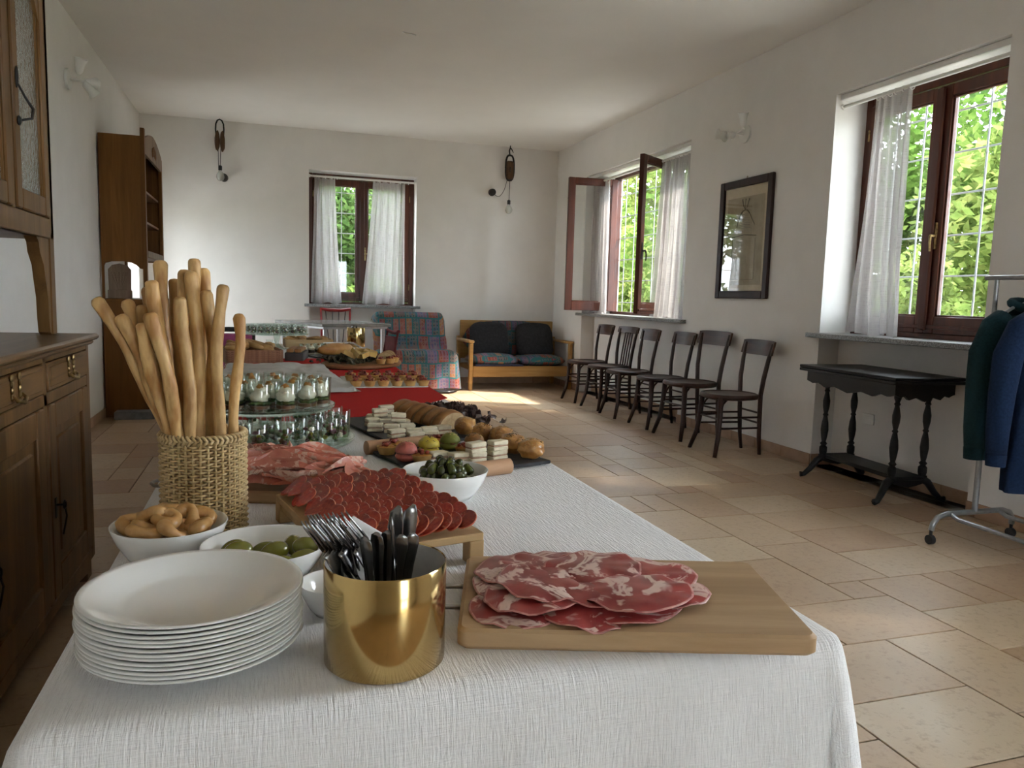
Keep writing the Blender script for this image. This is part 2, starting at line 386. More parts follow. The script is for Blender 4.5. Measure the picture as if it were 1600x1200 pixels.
# far window (local x = +X, room side = -Y)
r1 = window_root('window_1', (W1[0], YF, 0), 0); w = W1[1]-W1[0]
outer_frame(r1, w, 1.02, 2.70, 0.20)
cw = (w-0.12)/2; casement(r1, cw, 1.56, (0.06, 0.19, 1.075), 0, handle=None); casement(r1, cw, 1.56, (w-0.06, 0.19, 1.075), 0, flip=True, handle='h', hmat=m_brassold)
MB().box(w/2-0.03, w/2+0.03, 0.165, 0.19, 1.09, 2.62, 0.008).obj('meeting_strip', m_frame, r1)
grille(r1, w, 1.68, 1.02, 0.365, off=0.19); sill(r1, w, 1.035, -0.06, 0.2)
# right wall windows: local x runs towards -Y (rotation -90 deg), room side = -local y = -X
def rwin(name, W_, z0, z1): return window_root(name, (XR, W_[1], 0), -PI/2), W_[1]-W_[0]
r3, w = rwin('window_3', W3, 0.97, 2.67)
outer_frame(r3, w, 0.97, 2.66, 0.27); cw = (w-0.12)/2
casement(r3, cw, 1.57, (0.06, 0.26, 1.02), 0, handle=None)
casement(r3, cw, 1.57, (w-0.06, 0.26, 1.02), 0, flip=True, handle='v')
MB().box(w/2-0.032, w/2+0.032, 0.235, 0.26, 1.04, 2.58, 0.008).obj('meeting_strip', m_frame, r3)
grille(r3, w, 1.70, 0.97, 0.365, off=0.2); sill(r3, w, 0.985, -0.07, 0.27, 0.07)
r2, w = rwin('window_2', (6.58, 8.82), 1.0, 2.72)
outer_frame(r2, w, 1.0, 2.71, 0.27, muls=(1.46,))
casement(r2, 0.62, 1.60, (0.075, 0.262, 1.05), math.radians(-96), handle=None)
casement(r2, 0.61, 1.60, (1.42, 0.262, 1.05), math.radians(124), flip=True, handle='v', hmat=m_iron)
casement(r2, 0.68, 1.60, (1.50, 0.275, 1.05), 0, handle=None)
grille(r2, w, 1.72, 1.0, 0.365, off=0.15)
MB().box(-0.33, w+0.07, -0.06, 0.179, 0.98, 1.015, 0.004).box(0.002, w-0.002, 0.178, 0.27, 0.981, 1.014).obj('window_sill', m_granite, r2)
r4, w = rwin('window_4', W4, 0.97, 2.67)
outer_frame(r4, w, 0.97, 2.66, 0.27); sill(r4, w, 0.985, -0.07, 0.27, 0.07)
# lintel rails above the right-hand windows
for nm, W_, zt in (('trim_1', W3, 2.67), ('trim_2', W2, 2.72)):
    struct(MB().box(XR+0.035, XR+0.16, W_[0]+0.001, W_[1]-0.001, zt-0.04, zt-0.002, 0.004).obj(nm, m_white))
# door openings that light the room from behind the bookcase and behind the viewer
def doorset(name, loc, ang, w, h, n):
    d = struct(link(name, None, None, loc, (0, 0, ang))); m = MB(); st = 0.09
    for i in range(n+1): m.box(i*(w-0.06)/n, i*(w-0.06)/n+0.06, 0, 0.06, 0, h, 0.004)
    m.box(0, w, 0, 0.06, h-0.07, h, 0.004); m.box(0, w, 0, 0.06, 0.0, 0.09, 0.004); m.box(0, w, 0.01, 0.05, 0.95, 1.0, 0.004)
    m.obj('door_frame', m_frame, d); MB().box(0.06, w-0.06, 0.028, 0.032, 0.09, h-0.07).obj('pane', m_pane, d, smooth=0)
doorset('door_1', (XL-0.25, 9.1, 0), PI/2, 0.7, 2.1, 1)
doorset('door_2', (1.35, YB-0.25, 0), 0, 1.0, 2.2, 2)
# ceiling and wall odds and ends
tag(MB().tube([(1.02, 6.15, 3.199), (1.05, 6.17, 3.194), (1.09, 6.165, 3.193), (1.13, 6.19, 3.199)], 0.006, 6).obj('ceiling_hook', m_white), 'small white wire stub in the middle of the ceiling', 'hook')
tag(MB().tube([(3.849, 9.637, 2.535), (3.825, 9.62, 2.53), (3.815, 9.60, 2.51), (3.82, 9.58, 2.545)], 0.008, 6).obj('wall_hook', m_iron), 'small dark hook on the wall beside the open window', 'hook')
q = thing('power_socket', 'white power socket low on the wall behind the console table', 'socket', (4.03, 4.28, 0.40))
MB().box(-0.010, 0, -0.055, 0.055, -0.038, 0.038, 0.004).obj('cover_plate', m_white, q); MB().box(-0.013, -0.009, -0.035, 0.035, -0.02, 0.02, 0.003).obj('socket_face', m_white, q)
# ---- curtain rods and curtains
def cloth_mat(name, col, trans=0.45, open_=0.22):
    m = bpy.data.materials.new(name); m.use_nodes = True; nt = m.node_tree; nt.nodes.clear()
    out = nt.nodes.new('ShaderNodeOutputMaterial'); df = nt.nodes.new('ShaderNodeBsdfDiffuse'); tl = nt.nodes.new('ShaderNodeBsdfTranslucent'); tp = nt.nodes.new('ShaderNodeBsdfTransparent')
    v = coords(nt, (1, 1, 1)); a = noisetex(nt, coords(nt, (260, 260, 9)), 1, 2); b = noisetex(nt, coords(nt, (9, 9, 260)), 1, 2)
    mm = nt.nodes.new('ShaderNodeMath'); mm.operation = 'ADD'; nt.links.new(a, mm.inputs[0]); nt.links.new(b, mm.inputs[1])
    c = ramp(nt, mm.outputs[0], ((0.75/2+0.3, tuple(x*0.7 for x in col)), (0.95, col)))
    nt.links.new(c, df.inputs[0]); nt.links.new(c, tl.inputs[0])
    m1 = nt.nodes.new('ShaderNodeMixShader'); m1.inputs[0].default_value = trans; nt.links.new(df.outputs[0], m1.inputs[1]); nt.links.new(tl.outputs[0], m1.inputs[2])
    m2 = nt.nodes.new('ShaderNodeMixShader'); m2.inputs[0].default_value = open_; nt.links.new(m1.outputs[0], m2.inputs[1]); nt.links.new(tp.outputs[0], m2.inputs[2])
    nt.links.new(m2.outputs[0], out.inputs[0]); return m
m_curt = cloth_mat('linen_curtain', (0.50, 0.465, 0.455), 0.34, 0.20)
def rod(name, p0, p1, label, rings):
    t = thing(name, label, 'curtain rod', p0); d = Vector(p1)-Vector(p0)
    MB().cyl((0, 0, 0), d, 0.013, n=12).obj('pole', m_white, t)
    for e, s_ in (((0, 0, 0), -1), (d, 1)):
        e = Vector(e); k = d.normalized()*s_; MB().tube([e, e+k*0.012, e+k*0.022], [0.019, 0.02, 0.012], 10).obj('finial', m_white, t)
    ring = None
    for u in rings:
        p = d*u; n_ = d.normalized(); a = n_.cross(Vector((0, 0, 1))).normalized()
        m = MB(); pts = [p + a*(0.02*math.cos(x*PI/6)) + Vector((0, 0, 0.02*math.sin(x*PI/6)-0.006)) for x in range(13)]
        m.tube(pts, 0.0025, 5); m.obj('ring', m_white, t)
def curtain(name, label, x0t, x1t, x0b, x1b, z0, z1, base, ang, nf=5, amp=0.025, seed=1, belly=0.0):
    # local x across, local y depth, hangs from z1 to z0
    R = rnd(seed); ph = [R.uniform(0, 6) for _ in range(4)]
    def fn(u, v):
        s = v**1.2; a = x0t+(x0b-x0t)*s; b = x1t+(x1b-x1t)*s
        x = a+(b-a)*u + 0.012*math.sin(u*9+ph[0]+v*2)
        y = amp*(0.45+0.75*v)*math.sin(u*nf*2*PI+ph[1]+0.9*math.sin(v*3+ph[2])) + 0.3*amp*math.sin(u*nf*4.3*PI+ph[3]+v*1.7) + belly*v*v*math.sin(u*PI)
        z = z1-(z1-z0)*v + (0.012*math.cos(u*nf*2*PI) if v < 0.02 else 0) + (0.012*math.sin(u*11+ph[2]) if v > 0.98 else 0)
        return (x, y, z)
    return tag(MB().grid(fn, 90, 44).obj(name, m_curt, None, base, ang, smooth=180, recalc=False), label, 'curtain')
rod('curtain_rod', (0.54, 10.16, 2.64), (1.865, 10.16, 2.64), 'white curtain rod above the far window', (0.06, 0.14, 0.20, 0.25, 0.66, 0.76, 0.86, 0.94))
curtain('curtain', 'grey linen curtain gathered at the bookcase end of the far window', 0.06, 0.34, 0.03, 0.42, 1.045, 2.63, (W1[0], YF+0.10, 0), 0, 4, 0.022, 3)
curtain('curtain', 'grey linen curtain spread over the half of the far window nearer the armchair', 0.80, 1.24, 0.68, 1.24, 1.045, 2.63, (W1[0], YF+0.10, 0), 0, 5, 0.022, 4)
rod('curtain_rod', (3.93, 9.06, 2.63), (3.93, 6.60, 2.63), 'white curtain rod above the open window', (0.03, 0.06, 0.09, 0.12, 0.80, 0.84, 0.87, 0.90, 0.94, 0.97))
curtain('curtain', 'grey curtain seen through the open casement, beside the sofa corner', 0.05, 0.50, 0.10, 0.55, 1.02, 2.62, (XR+0.09, W2[1], 0), -PI/2, 5, 0.022, 5)
curtain('curtain', 'grey curtain bunched at the picture end of the open window', 1.80, 2.45, 1.72, 2.42, 1.02, 2.62, (XR+0.09, W2[1], 0), -PI/2, 7, 0.03, 6)
rod('curtain_rod', (3.91, 4.61, 2.585), (3.91, 3.31, 2.585), 'white curtain rod above the window behind the coat rack', (0.24, 0.28, 0.32, 0.36, 0.41, 0.46))
curtain('curtain', 'grey curtain flaring at the hem on the window above the console table', 0.30, 0.62, 0.22, 0.66, 0.995, 2.58, (XR+0.07, W3[1], 0), -PI/2, 5, 0.028, 8, 0.05)
# ================================================================== GARDEN
m_grass = mat('lawn_grass', (0.09, 0.13, 0.04), (0.06, 0.09, 0.03), 6, 0.9, spec=0.1)
m_bounce = mat('pale_bounce_ground', (0.60, 0.565, 0.52), (0.46, 0.43, 0.39), 40, 0.95, bmp=0.3, spec=0.1)
MB().box(-30, 40, -30, 45, -0.6, -0.352).obj('lawn', m_grass, smooth=0)['kind'] = 'structure'
MB().box(-9, 11.5, -12, 16, -0.5, -0.35).obj('bounce_ground', m_bounce, smooth=0)['kind'] = 'structure'  # pale ground added by the house to bounce neutral light onto the ceiling
def leaf_mat(name, c1, c2, c3):
    m = bpy.data.materials.new(name); m.use_nodes = True; nt = m.node_tree; nt.nodes.clear()
    out = nt.nodes.new('ShaderNodeOutputMaterial'); df = nt.nodes.new('ShaderNodeBsdfDiffuse'); tl = nt.nodes.new('ShaderNodeBsdfTranslucent')
    c = ramp(nt, noisetex(nt, coords(nt), 1.7, 5, 0.75), ((0.3, c1), (0.5, c2), (0.68, c3)))
    nt.links.new(c, df.inputs[0]); nt.links.new(c, tl.inputs[0])
    mx = nt.nodes.new('ShaderNodeMixShader'); mx.inputs[0].default_value = 0.4; nt.links.new(df.outputs[0], mx.inputs[1]); nt.links.new(tl.outputs[0], mx.inputs[2])
    nt.links.new(mx.outputs[0], out.inputs[0]); return m
m_leaf = leaf_mat('leaf_green', (0.025, 0.06, 0.01), (0.065, 0.12, 0.022), (0.14, 0.19, 0.05))
m_leaf2 = leaf_mat('leaf_light', (0.06, 0.10, 0.025), (0.145, 0.20, 0.05), (0.26, 0.27, 0.09))
m_leaf3 = leaf_mat('leaf_dark', (0.02, 0.045, 0.012), (0.05, 0.095, 0.025), (0.11, 0.15, 0.05))
m_bark = mat('bark', (0.10, 0.07, 0.05), (0.05, 0.035, 0.025), 30, 0.9)
def tree(name, label, loc, h, rx, rz, n, ls, m, seed, z0=None):
    t = thing(name, label, 'tree', loc, 0, 'trees and shrubs outside the windows'); R = rnd(seed)
    zc = h-rz; mb = MB(); vs = []; fs = []
    cl = [(R.gauss(0, 0.45)*rx, R.gauss(0, 0.45)*rx, zc+R.gauss(0, 0.45)*rz, R.uniform(0.25, 0.5)*rx) for _ in range(26)]
    for _ in range(n):
        c = R.choice(cl); d = Vector((R.gauss(0, 1), R.gauss(0, 1), R.gauss(0, 1))).normalized()*c[3]*R.uniform(0.6, 1.0)
        p = Vector((c[0], c[1], c[2]))+d
        if p.z < 0.05: continue
        a = Vector((R.gauss(0, 1), R.gauss(0, 1), R.gauss(0, 0.6))).normalized(); b = a.cross(Vector((R.gauss(0, 1), R.gauss(0, 1), R.gauss(0, 1)))).normalized()
        s = ls*R.uniform(0.6, 1.3); o = len(vs)
        vs += [tuple(p-a*s), tuple(p+b*s*0.5), tuple(p+a*s), tuple(p-b*s*0.5)]; fs.append((o, o+1, o+2, o+3))
    mb.v = vs; mb.f = fs; mb.mi = [0]*len(fs)
    mb.obj('foliage', m, t, smooth=0, recalc=False)
    MB().tube([(0, 0, 0), (0.05, 0.03, zc*0.5), (-0.04, 0.05, zc), (0.05, 0, zc+rz*0.4)], [0.09, 0.07, 0.05, 0.02], 8).obj('trunk', m_bark, t)
G = -0.35
tree('garden_tree', 'bright green tree filling the window behind the coat rack', (8.4, 5.6, G), 5.2, 2.0, 2.5, 16000, 0.075, m_leaf2, 1)
tree('garden_tree', 'lighter tree beside the bright green tree outside the coat rack window', (8.3, 9.0, G), 5.0, 1.9, 2.4, 14000, 0.075, m_leaf, 2)
tree('garden_shrub', 'low bush under the trees outside the window above the console table', (6.5, 6.0, G), 2.0, 0.8, 0.9, 6000, 0.05, m_leaf2, 3)
tree('garden_tree', 'leafy tree seen through the open window', (8.0, 13.6, G), 5.2, 1.9, 2.5, 14000, 0.085, m_leaf2, 4)
tree('garden_tree', 'far tree seen between the open casements', (11.0, 18.0, G), 7.0, 2.6, 3.4, 14000, 0.11, m_leaf, 5)
tree('garden_shrub', 'yellowing bush low behind the open window grille', (6.2, 11.8, G), 2.2, 0.8, 1.0, 7000, 0.06, m_leaf2, 6)
tree('garden_tree', 'dark leafed tree filling the far window', (1.1, 14.6, G), 4.8, 1.7, 2.4, 16000, 0.075, m_leaf3, 7)
tree('garden_tree', 'green tree at the edge of the far window view', (4.2, 17.2, G), 5.6, 2.0, 2.6, 12000, 0.10, m_leaf, 8)
tree('garden_shrub', 'small bush at the foot of the far window view', (1.8, 12.4, G), 1.9, 0.7, 0.9, 7000, 0.05, m_leaf, 9)
tree('garden_tree', 'wide dark tree at the back of the garden beyond the coat rack window', (13.5, 9.0, G), 7.5, 3.2, 3.8, 16000, 0.12, m_leaf3, 11)
tree('garden_tree', 'wide dark tree closing the garden beyond the far window', (1.0, 20.5, G), 7.0, 3.2, 3.6, 16000, 0.12, m_leaf3, 12)
tree('garden_tree', 'tall unseen tree added behind the viewer to block sun at the side window', (7.6, -0.9, G), 7.6, 1.8, 1.6, 5200, 0.12, m_leaf, 10)  # out of view, added to keep sun from entering behind the viewer
tree('garden_tree', 'tall thin crowned unseen tree added to break up sun at the coat rack window', (7.7, 2.3, G), 7.6, 1.5, 1.5, 2600, 0.12, m_leaf, 13)  # out of view, added with sparse leaves to weaken the sun patch indoors
tree('garden_shrub', 'broad hedge bush behind the trees outside the coat rack window', (10.5, 11.5, G), 3.0, 1.7, 1.4, 9000, 0.08, m_leaf, 14)
tree('garden_shrub', 'broad hedge bush closing the view through the open window', (8.2, 16.8, G), 3.2, 1.7, 1.5, 9000, 0.09, m_leaf2, 15)
tree('garden_shrub', 'broad hedge bush behind the dark tree of the far window', (2.9, 17.6, G), 3.0, 1.7, 1.4, 9000, 0.08, m_leaf, 16)
tree('garden_shrub', 'low hedge bush nearest the bright green tree', (10.6, 7.6, G), 2.6, 1.5, 1.2, 9000, 0.08, m_leaf2, 17)
# ================================================================== FURNITURE
m_oak = wood('oak_cabinet', (0.115, 0.055, 0.018), (0.23, 0.125, 0.045), 2, 0.45, 8, coat=0.06)
m_oak_h = wood('oak_cabinet_rail', (0.13, 0.065, 0.022), (0.25, 0.14, 0.055), 1, 0.45, 8, coat=0.06)
m_oak_top = wood('oak_top', (0.12, 0.065, 0.026), (0.22, 0.13, 0.06), 1, 0.4, 7, coat=0.2)
m_shelfwood = wood('bookcase_wood', (0.125, 0.048, 0.009), (0.21, 0.09, 0.020), 2, 0.5, 7)
m_carve = wood('carved_pale_wood', (0.20, 0.135, 0.085), (0.30, 0.215, 0.15), 2, 0.6, 9)
m_pattglass = glassmat('textured_glass', (0.62, 0.65, 0.58), 0.9, 0.12, 0.9, 0.04, 0.35, 45)
m_darkin = mat('cabinet_inside', (0.10, 0.06, 0.03), (0.07, 0.04, 0.02), 10, 0.7)
# ---- sideboard with glazed upper part (front faces +X; local x = depth from wall, local y along wall)
sb = thing('dresser', 'tall oak dresser with glazed doors, drawers and cupboards against the wall', 'dresser', (XL+0.014, 1.45, 0))
D, Ln, HT = 0.71, 1.95, 0.985
m = MB(); m.box(0.02, D, 0, 0.045, 0.08, 0.945, 0.003); m.box(0.02, D, Ln-0.045, Ln, 0.08, 0.945, 0.003); m.box(0.02, 0.04, 0.04, Ln-0.04, 0.1, 0.945)
m.box(0.02, D-0.03, 0.04, Ln-0.04, 0.1, 0.12); m.box(D-0.03, D, 0.045, Ln-0.045, 0.08, 0.125, 0.003); m.box(D-0.03, D, 0.045, Ln-0.045, 0.785, 0.825, 0.003); m.box(D-0.03, D, 0.045, Ln-0.045, 0.925, 0.945, 0.003)
for y in (0.63, 1.29): m.box(D-0.03, D, y, y+0.04, 0.1, 0.945, 0.003)
m.obj('carcass', m_oak, sb)
mt = MB(); mt.box(-0.0, D+0.035, -0.03, Ln+0.03, 0.962, HT, 0.008); mt.box(0.01, D+0.018, -0.015, Ln+0.015, 0.944, 0.963, 0.008); mt.obj('worktop', m_oak_top, sb)
m = MB()
for y in (0.02, Ln-0.1):
    for x in (0.05, D-0.08): m.box(x, x+0.07, y, y+0.08, 0, 0.082, 0.006)
m.prism([(0.1, 0.085), (0.1, 0.04), (0.25, 0.06), (0.5, 0.075), (1.45, 0.075), (1.7, 0.06), (1.85, 0.04), (1.85, 0.085)], D-0.028, D-0.004, 'x'); m.obj('plinth', m_oak, sb)
def drop_handle(parent, x, y, z):
    h = MB()
    for s_ in (-0.035, 0.035):
        for k in range(4): h.blob((x+0.004, y+s_, z+0.045-k*0.018), (0.006, 0.010-0.0012*k, 0.011), k, 0.2, 2, 8, 5)
    h.tube([(x+0.008, y-0.037, z-0.004), (x+0.018, y-0.040, z-0.018), (x+0.024, y, z-0.026), (x+0.018, y+0.040, z-0.018), (x+0.008, y+0.037, z-0.004)], [0.004, 0.0055, 0.007, 0.0055, 0.004], 8)
    h.obj('handle', m_brassold, parent)
for y0, y1 in ((0.05, 0.625), (0.675, 1.285), (1.335, 1.90)):
    d = MB(); d.box(D-0.02, D+0.004, y0, y1, 0.828, 0.922, 0.004); d.box(D+0.002, D+0.007, y0+0.02, y1-0.02, 0.842, 0.908, 0.003)
    d_ = d.obj('drawer', m_oak_h, sb); drop_handle(d_, D+0.006, (y0+y1)/2, 0.87)
    e = MB(); st = 0.085; z0, z1 = 0.13, 0.782
    e.box(D-0.024, D+0.002, y0, y0+st, z0, z1, 0.004); e.box(D-0.024, D+0.002, y1-st, y1, z0, z1, 0.004)
    e.box(D-0.024, D+0.002, y0+st, y1-st, z1-st, z1, 0.004); e.box(D-0.024, D+0.002, y0+st, y1-st, z0, z0+st+0.01, 0.004)
    dr = e.obj('door', m_oak, sb)
    g = MB(); g.box(D-0.018, D-0.010, y0+st-0.005, y1-st+0.005, z0+st, z1-st+0.005); g.box(D-0.016, D-0.002, y0+st+0.035, y1-st-0.035, z0+st+0.045, z1-st-0.035, 0.006); g.obj('door_panel', m_oak, dr)
    k = MB(); yk = y0+0.035; k.box(D+0.002, D+0.006, yk-0.010, yk+0.010, 0.40, 0.47, 0.003); k.cyl((D+0.005, yk, 0.445), (D+0.03, yk, 0.445), 0.004, n=8)
    k.tube([(D+0.03, yk, 0.445+0.014*math.cos(a*PI/6)) if False else (D+0.03, yk+0.013*math.sin(a*PI/6), 0.445+0.013*math.cos(a*PI/6)) for a in range(13)], 0.003, 6)
    k.tube([(D+0.03, yk+0.005, 0.43), (D+0.028, yk+0.03, 0.40), (D+0.02, yk+0.035, 0.36), (D+0.02, yk+0.012, 0.34)], 0.003, 6); k.obj('key', m_iron, dr)
# upper part
UX = 0.61; ZU = 1.345
def upframe():
    u = MB(); u.box(0.0, UX, Ln-0.06, Ln-0.025, ZU, 2.42, 0.003); u.box(0.0, UX, 0.025, 0.06, ZU, 2.42, 0.003); u.box(0.0, 0.05, Ln-0.075, Ln-0.025, HT, ZU+0.01, 0.003); u.box(0.0, 0.05, 0.025, 0.075, HT, ZU+0.01, 0.003)
    u.box(UX-0.04, UX, Ln-0.085, Ln-0.025, HT, 2.42, 0.004); u.box(UX-0.04, UX, 0.025, 0.085, HT, 2.42, 0.004)
    u.box(0.0, UX, 0.05, Ln-0.05, ZU, ZU+0.03, 0.003); u.box(UX-0.03, UX+0.004, 0.085, Ln-0.085, ZU, ZU+0.075, 0.004)
    u.box(0.0, UX, 0.05, Ln-0.05, 2.38, 2.42, 0.003); u.box(UX-0.03, UX, 0.085, Ln-0.085, 2.30, 2.42, 0.004)
    for y in (0.63, 1.43): u.box(UX-0.035, UX, y, y+0.035, ZU+0.07, 2.31, 0.003)
    u.box(0.0, 0.015, 0.05, Ln-0.05, ZU, 2.4); u.box(0.0, UX-0.06, 0.06, Ln-0.06, 1.88, 1.90); u.box(0.0, UX+0.05, 0.0, Ln+0.0, 2.42, 2.46, 0.012); u.box(0.0, UX+0.02, 0.01, Ln-0.01, 2.46, 2.50, 0.006)
    return u
upframe().obj('upper_carcass', m_oak, sb)
br = [(0.0, 0.0), (0.0, -0.36), (-0.02, -0.35), (-0.03, -0.30), (-0.035, -0.22), (-0.06, -0.15), (-0.075, -0.10), (-0.12, -0.055), (-0.13, -0.02), (-0.16, 0.0)]
for y, s_ in ((Ln-0.085, 1), (0.085, -1)):
    poly = [(y+s_*a, ZU+b) for a, b in br]; MB().prism(poly, UX-0.045, UX-0.005, 'x').obj('bracket', m_oak, sb)
for (y0, y1) in ((0.087, 0.628), (0.667, 1.428), (1.467, 1.864)):
    st = 0.06; z0, z1 = ZU+0.078, 2.298; e = MB(); cut = 0.09
    e.box(UX-0.02, UX+0.006, y0, y0+st, z0, z1, 0.005); e.box(UX-0.02, UX+0.006, y1-st, y1, z0, z1, 0.005); e.box(UX-0.02, UX+0.006, y0+st, y1-st, z0, z0+st+0.01, 0.005); e.box(UX-0.02, UX+0.006, y0+st, y1-st, z1-st, z1, 0.005)
    zt = z1-st
    e.prism([(y1-st+0.002, zt+0.002), (y1-st+0.002, zt-0.13), (y1-st-cut, zt+0.002)], UX-0.018, UX+0.004, 'x'); e.prism([(y0+st-0.002, zt+0.002), (y0+st-0.002, zt-0.13), (y0+st+cut, zt+0.002)], UX-0.018, UX+0.004, 'x')
    for a, b_ in ((y0+st, y0+st+0.014), (y1-st-0.014, y1-st)): e.box(UX-0.02, UX-0.002, a, b_, z0+st, zt, 0.004)
    dr = e.obj('glazed_door', m_oak, sb); MB().box(UX-0.012, UX-0.008, y0+st+0.005, y1-st-0.005, z0+st, zt+0.005).obj('textured_pane', m_pattglass, dr, smooth=0)
    h = MB(); yk = y0+0.03; zk = 1.78
    h.blob((UX+0.009, yk, zk+0.06), (0.006, 0.009, 0.035), 2, 0.2, 2, 8, 6); h.blob((UX+0.010, yk+0.004, zk-0.075), (0.008, 0.014, 0.016), 3, 0.2, 2, 8, 6)
    h.tube([(UX+0.012, yk, zk+0.04), (UX+0.03, yk+0.006, zk+0.0), (UX+0.045, yk+0.03, zk-0.03), (UX+0.04, yk+0.035, zk-0.06), (UX+0.012, yk+0.004, zk-0.075)], [0.003, 0.004, 0.005, 0.005, 0.004], 8); h.obj('handle', m_iron, dr)
# ---- bookcase
bc = thing('bookcase', 'tall brown wooden bookcase with arched crest and carved side niche', 'bookcase', (XL+0.015, 7.6, 0))
BX, BL, BH = 0.37, 1.2, 2.545; BB = 0.50
m = MB(); m.box(0, BX-0.03, 0, 0.025, 1.435, BH-0.04, 0.002); m.box(BX-0.035, BX, -0.004, 0.05, 1.07, BH+0.03, 0.003)
# near side below: arch opening between z 1.07 and 1.40
arch = [(0.02, 1.36), (0.03, 1.385), (0.08, 1.40), (0.17, 1.405), (0.24, 1.395), (0.28, 1.375), (0.31, 1.345), (0.335, 1.34), (0.335, 1.44), (0.0, 1.44), (0.0, 1.36)]
m.prism(arch, 0.0, 0.025, 'y'); m.box(0, 0.02, 0, 0.025, 1.07, 1.37)
m.box(0, BX-0.03, BL-0.025, BL, 1.435, BH-0.04, 0.002); m.box(0, 0.02, BL-0.025, BL, 1.07, 1.44); m.box(BX-0.035, BX, BL-0.05, BL, 1.07, BH-0.06, 0.003)
m.box(0, 0.012, 0.02, BL-0.02, 1.44, BH-0.05); m.box(0, BX-0.02, 0.02, BL-0.02, BH-0.06, BH-0.04)
for z in (1.46,): m.box(0, BX, 0.02, BL-0.02, z-0.012, z+0.012, 0.002)
m.obj('case', m_shelfwood, bc)
for z in (1.78, 2.06): MB().box(0.012, BX-0.04, 0.025, BL-0.025, z-0.011, z+0.011, 0.002).obj('shelf', m_shelfwood, bc)
MB().box(BX-0.02, BX+0.004, 0.05, BL-0.05, 1.45, 1.51, 0.003).obj('rail', m_carve, bc)
cr = [(0.05, 2.36), (0.05, 2.50)] + [(0.05+1.1*t/10, 2.50+0.10*math.sin(PI*t/10)) for t in range(1, 10)] + [(1.15, 2.50), (1.15, 2.36)]
crest = MB().prism(cr, BX-0.022, BX, 'x').obj('crest', m_carve, bc)
o_ = MB()
for k in range(5): o_.blob((BX+0.002, 0.6+(k-2)*0.05, 2.47-abs(k-2)*0.012), (0.008, 0.022, 0.045), k, 0.2, 2, 8, 6)
o_.obj('carving', m_shelfwood, crest)
m = MB(); m.box(0, BB, -0.005, BL+0.01, 1.045, 1.072, 0.004); m.box(0, BB-0.02, 0.0, 0.025, 0.0, 1.046, 0.002); m.box(0, BB-0.02, BL-0.025, BL, 0, 1.046, 0.002); m.box(BB-0.04, BB-0.02, 0.02, BL-0.02, 0.10, 1.046, 0.003); m.box(0.0, 0.012, 0.02, BL-0.02, 0.0, 1.046)
m.obj('base_cupboard', m_shelfwood, bc)
MB().box(BB-0.022, BB-0.008, 0.04, 0.595, 0.14, 1.0, 0.005).obj('cupboard_door', m_shelfwood, bc); MB().box(BB-0.022, BB-0.008, 0.605, BL-0.04, 0.14, 1.0, 0.005).obj('cupboard_door', m_shelfwood, bc)
MB().box(0.09, 0.42, -0.16, -0.003, 0.0, 0.07, 0.004).obj('step', mat('slate_grey_step', (0.20, 0.20, 0.21), (0.13, 0.13, 0.14), 20, 0.6), bc)
# carved wheat plaque standing in the niche and a small mirror beside it
pl = thing('carved_plaque', 'pale wooden plaque carved with wheat ears in the bookcase niche', 'plaque', (XL+0.135, 7.74, 1.073))
pm = MB(); pm.prism([(-0.09, 0.0), (0.09, 0.0), (0.095, 0.26), (0.06, 0.30), (0.0, 0.315), (-0.06, 0.30), (-0.095, 0.26)], 0, 0.02, 'y'); pm.box(-0.1, 0.1, -0.01, 0.022, 0, 0.075, 0.004); pm.obj('board', m_carve, pl)
for s_ in (-0.05, -0.028, 0, 0.028, 0.05):
    w_ = MB(); w_.tube([(s_*0.25, -0.003, 0.085), (s_*0.7, -0.004, 0.15), (s_*1.25, -0.003, 0.235)], [0.003, 0.004, 0.002], 6)
    for k in range(4): w_.blob((s_*(0.85+0.13*k), -0.004, 0.17+0.02*k), (0.007, 0.005, 0.013), k, 0.1, 2, 6, 5)
    w_.obj('wheat_ear', m_carve, pl)
# books and boxes on the shelves
R = rnd(9); m_book = [mat('book_cream', (0.42, 0.36, 0.25), (0.32, 0.27, 0.18), 30, 0.7), mat('book_tan', (0.33, 0.25, 0.14), (0.26, 0.19, 0.10), 30, 0.7), mat('book_brown', (0.2, 0.13, 0.07), (0.15, 0.09, 0.05), 30, 0.7)]
for z, lab, y0, zs in ((1.471, 'lowest', 7.66, 1), (1.791, 'middle', 7.66, 2), (2.071, 'topmost', 7.66, 3)):
    y = y0
    for k in range(4):
        t_ = R.uniform(0.03, 0.05); h_ = R.uniform(0.17, 0.23) if z < 2.0 else R.uniform(0.11, 0.18)
        b = thing('book', 'thick pale book standing on the %s shelf of the bookcase' % lab, 'book', (XL+0.20, y, z), 0, 'books on the %s bookcase shelf' % lab)
        MB().box(0, 0.155, 0, t_, 0, h_, 0.003).box(-0.003, 0.002, 0.004, t_-0.004, 0.004, h_-0.004).obj('cover', m_book[k % 3], b); y += t_+0.002
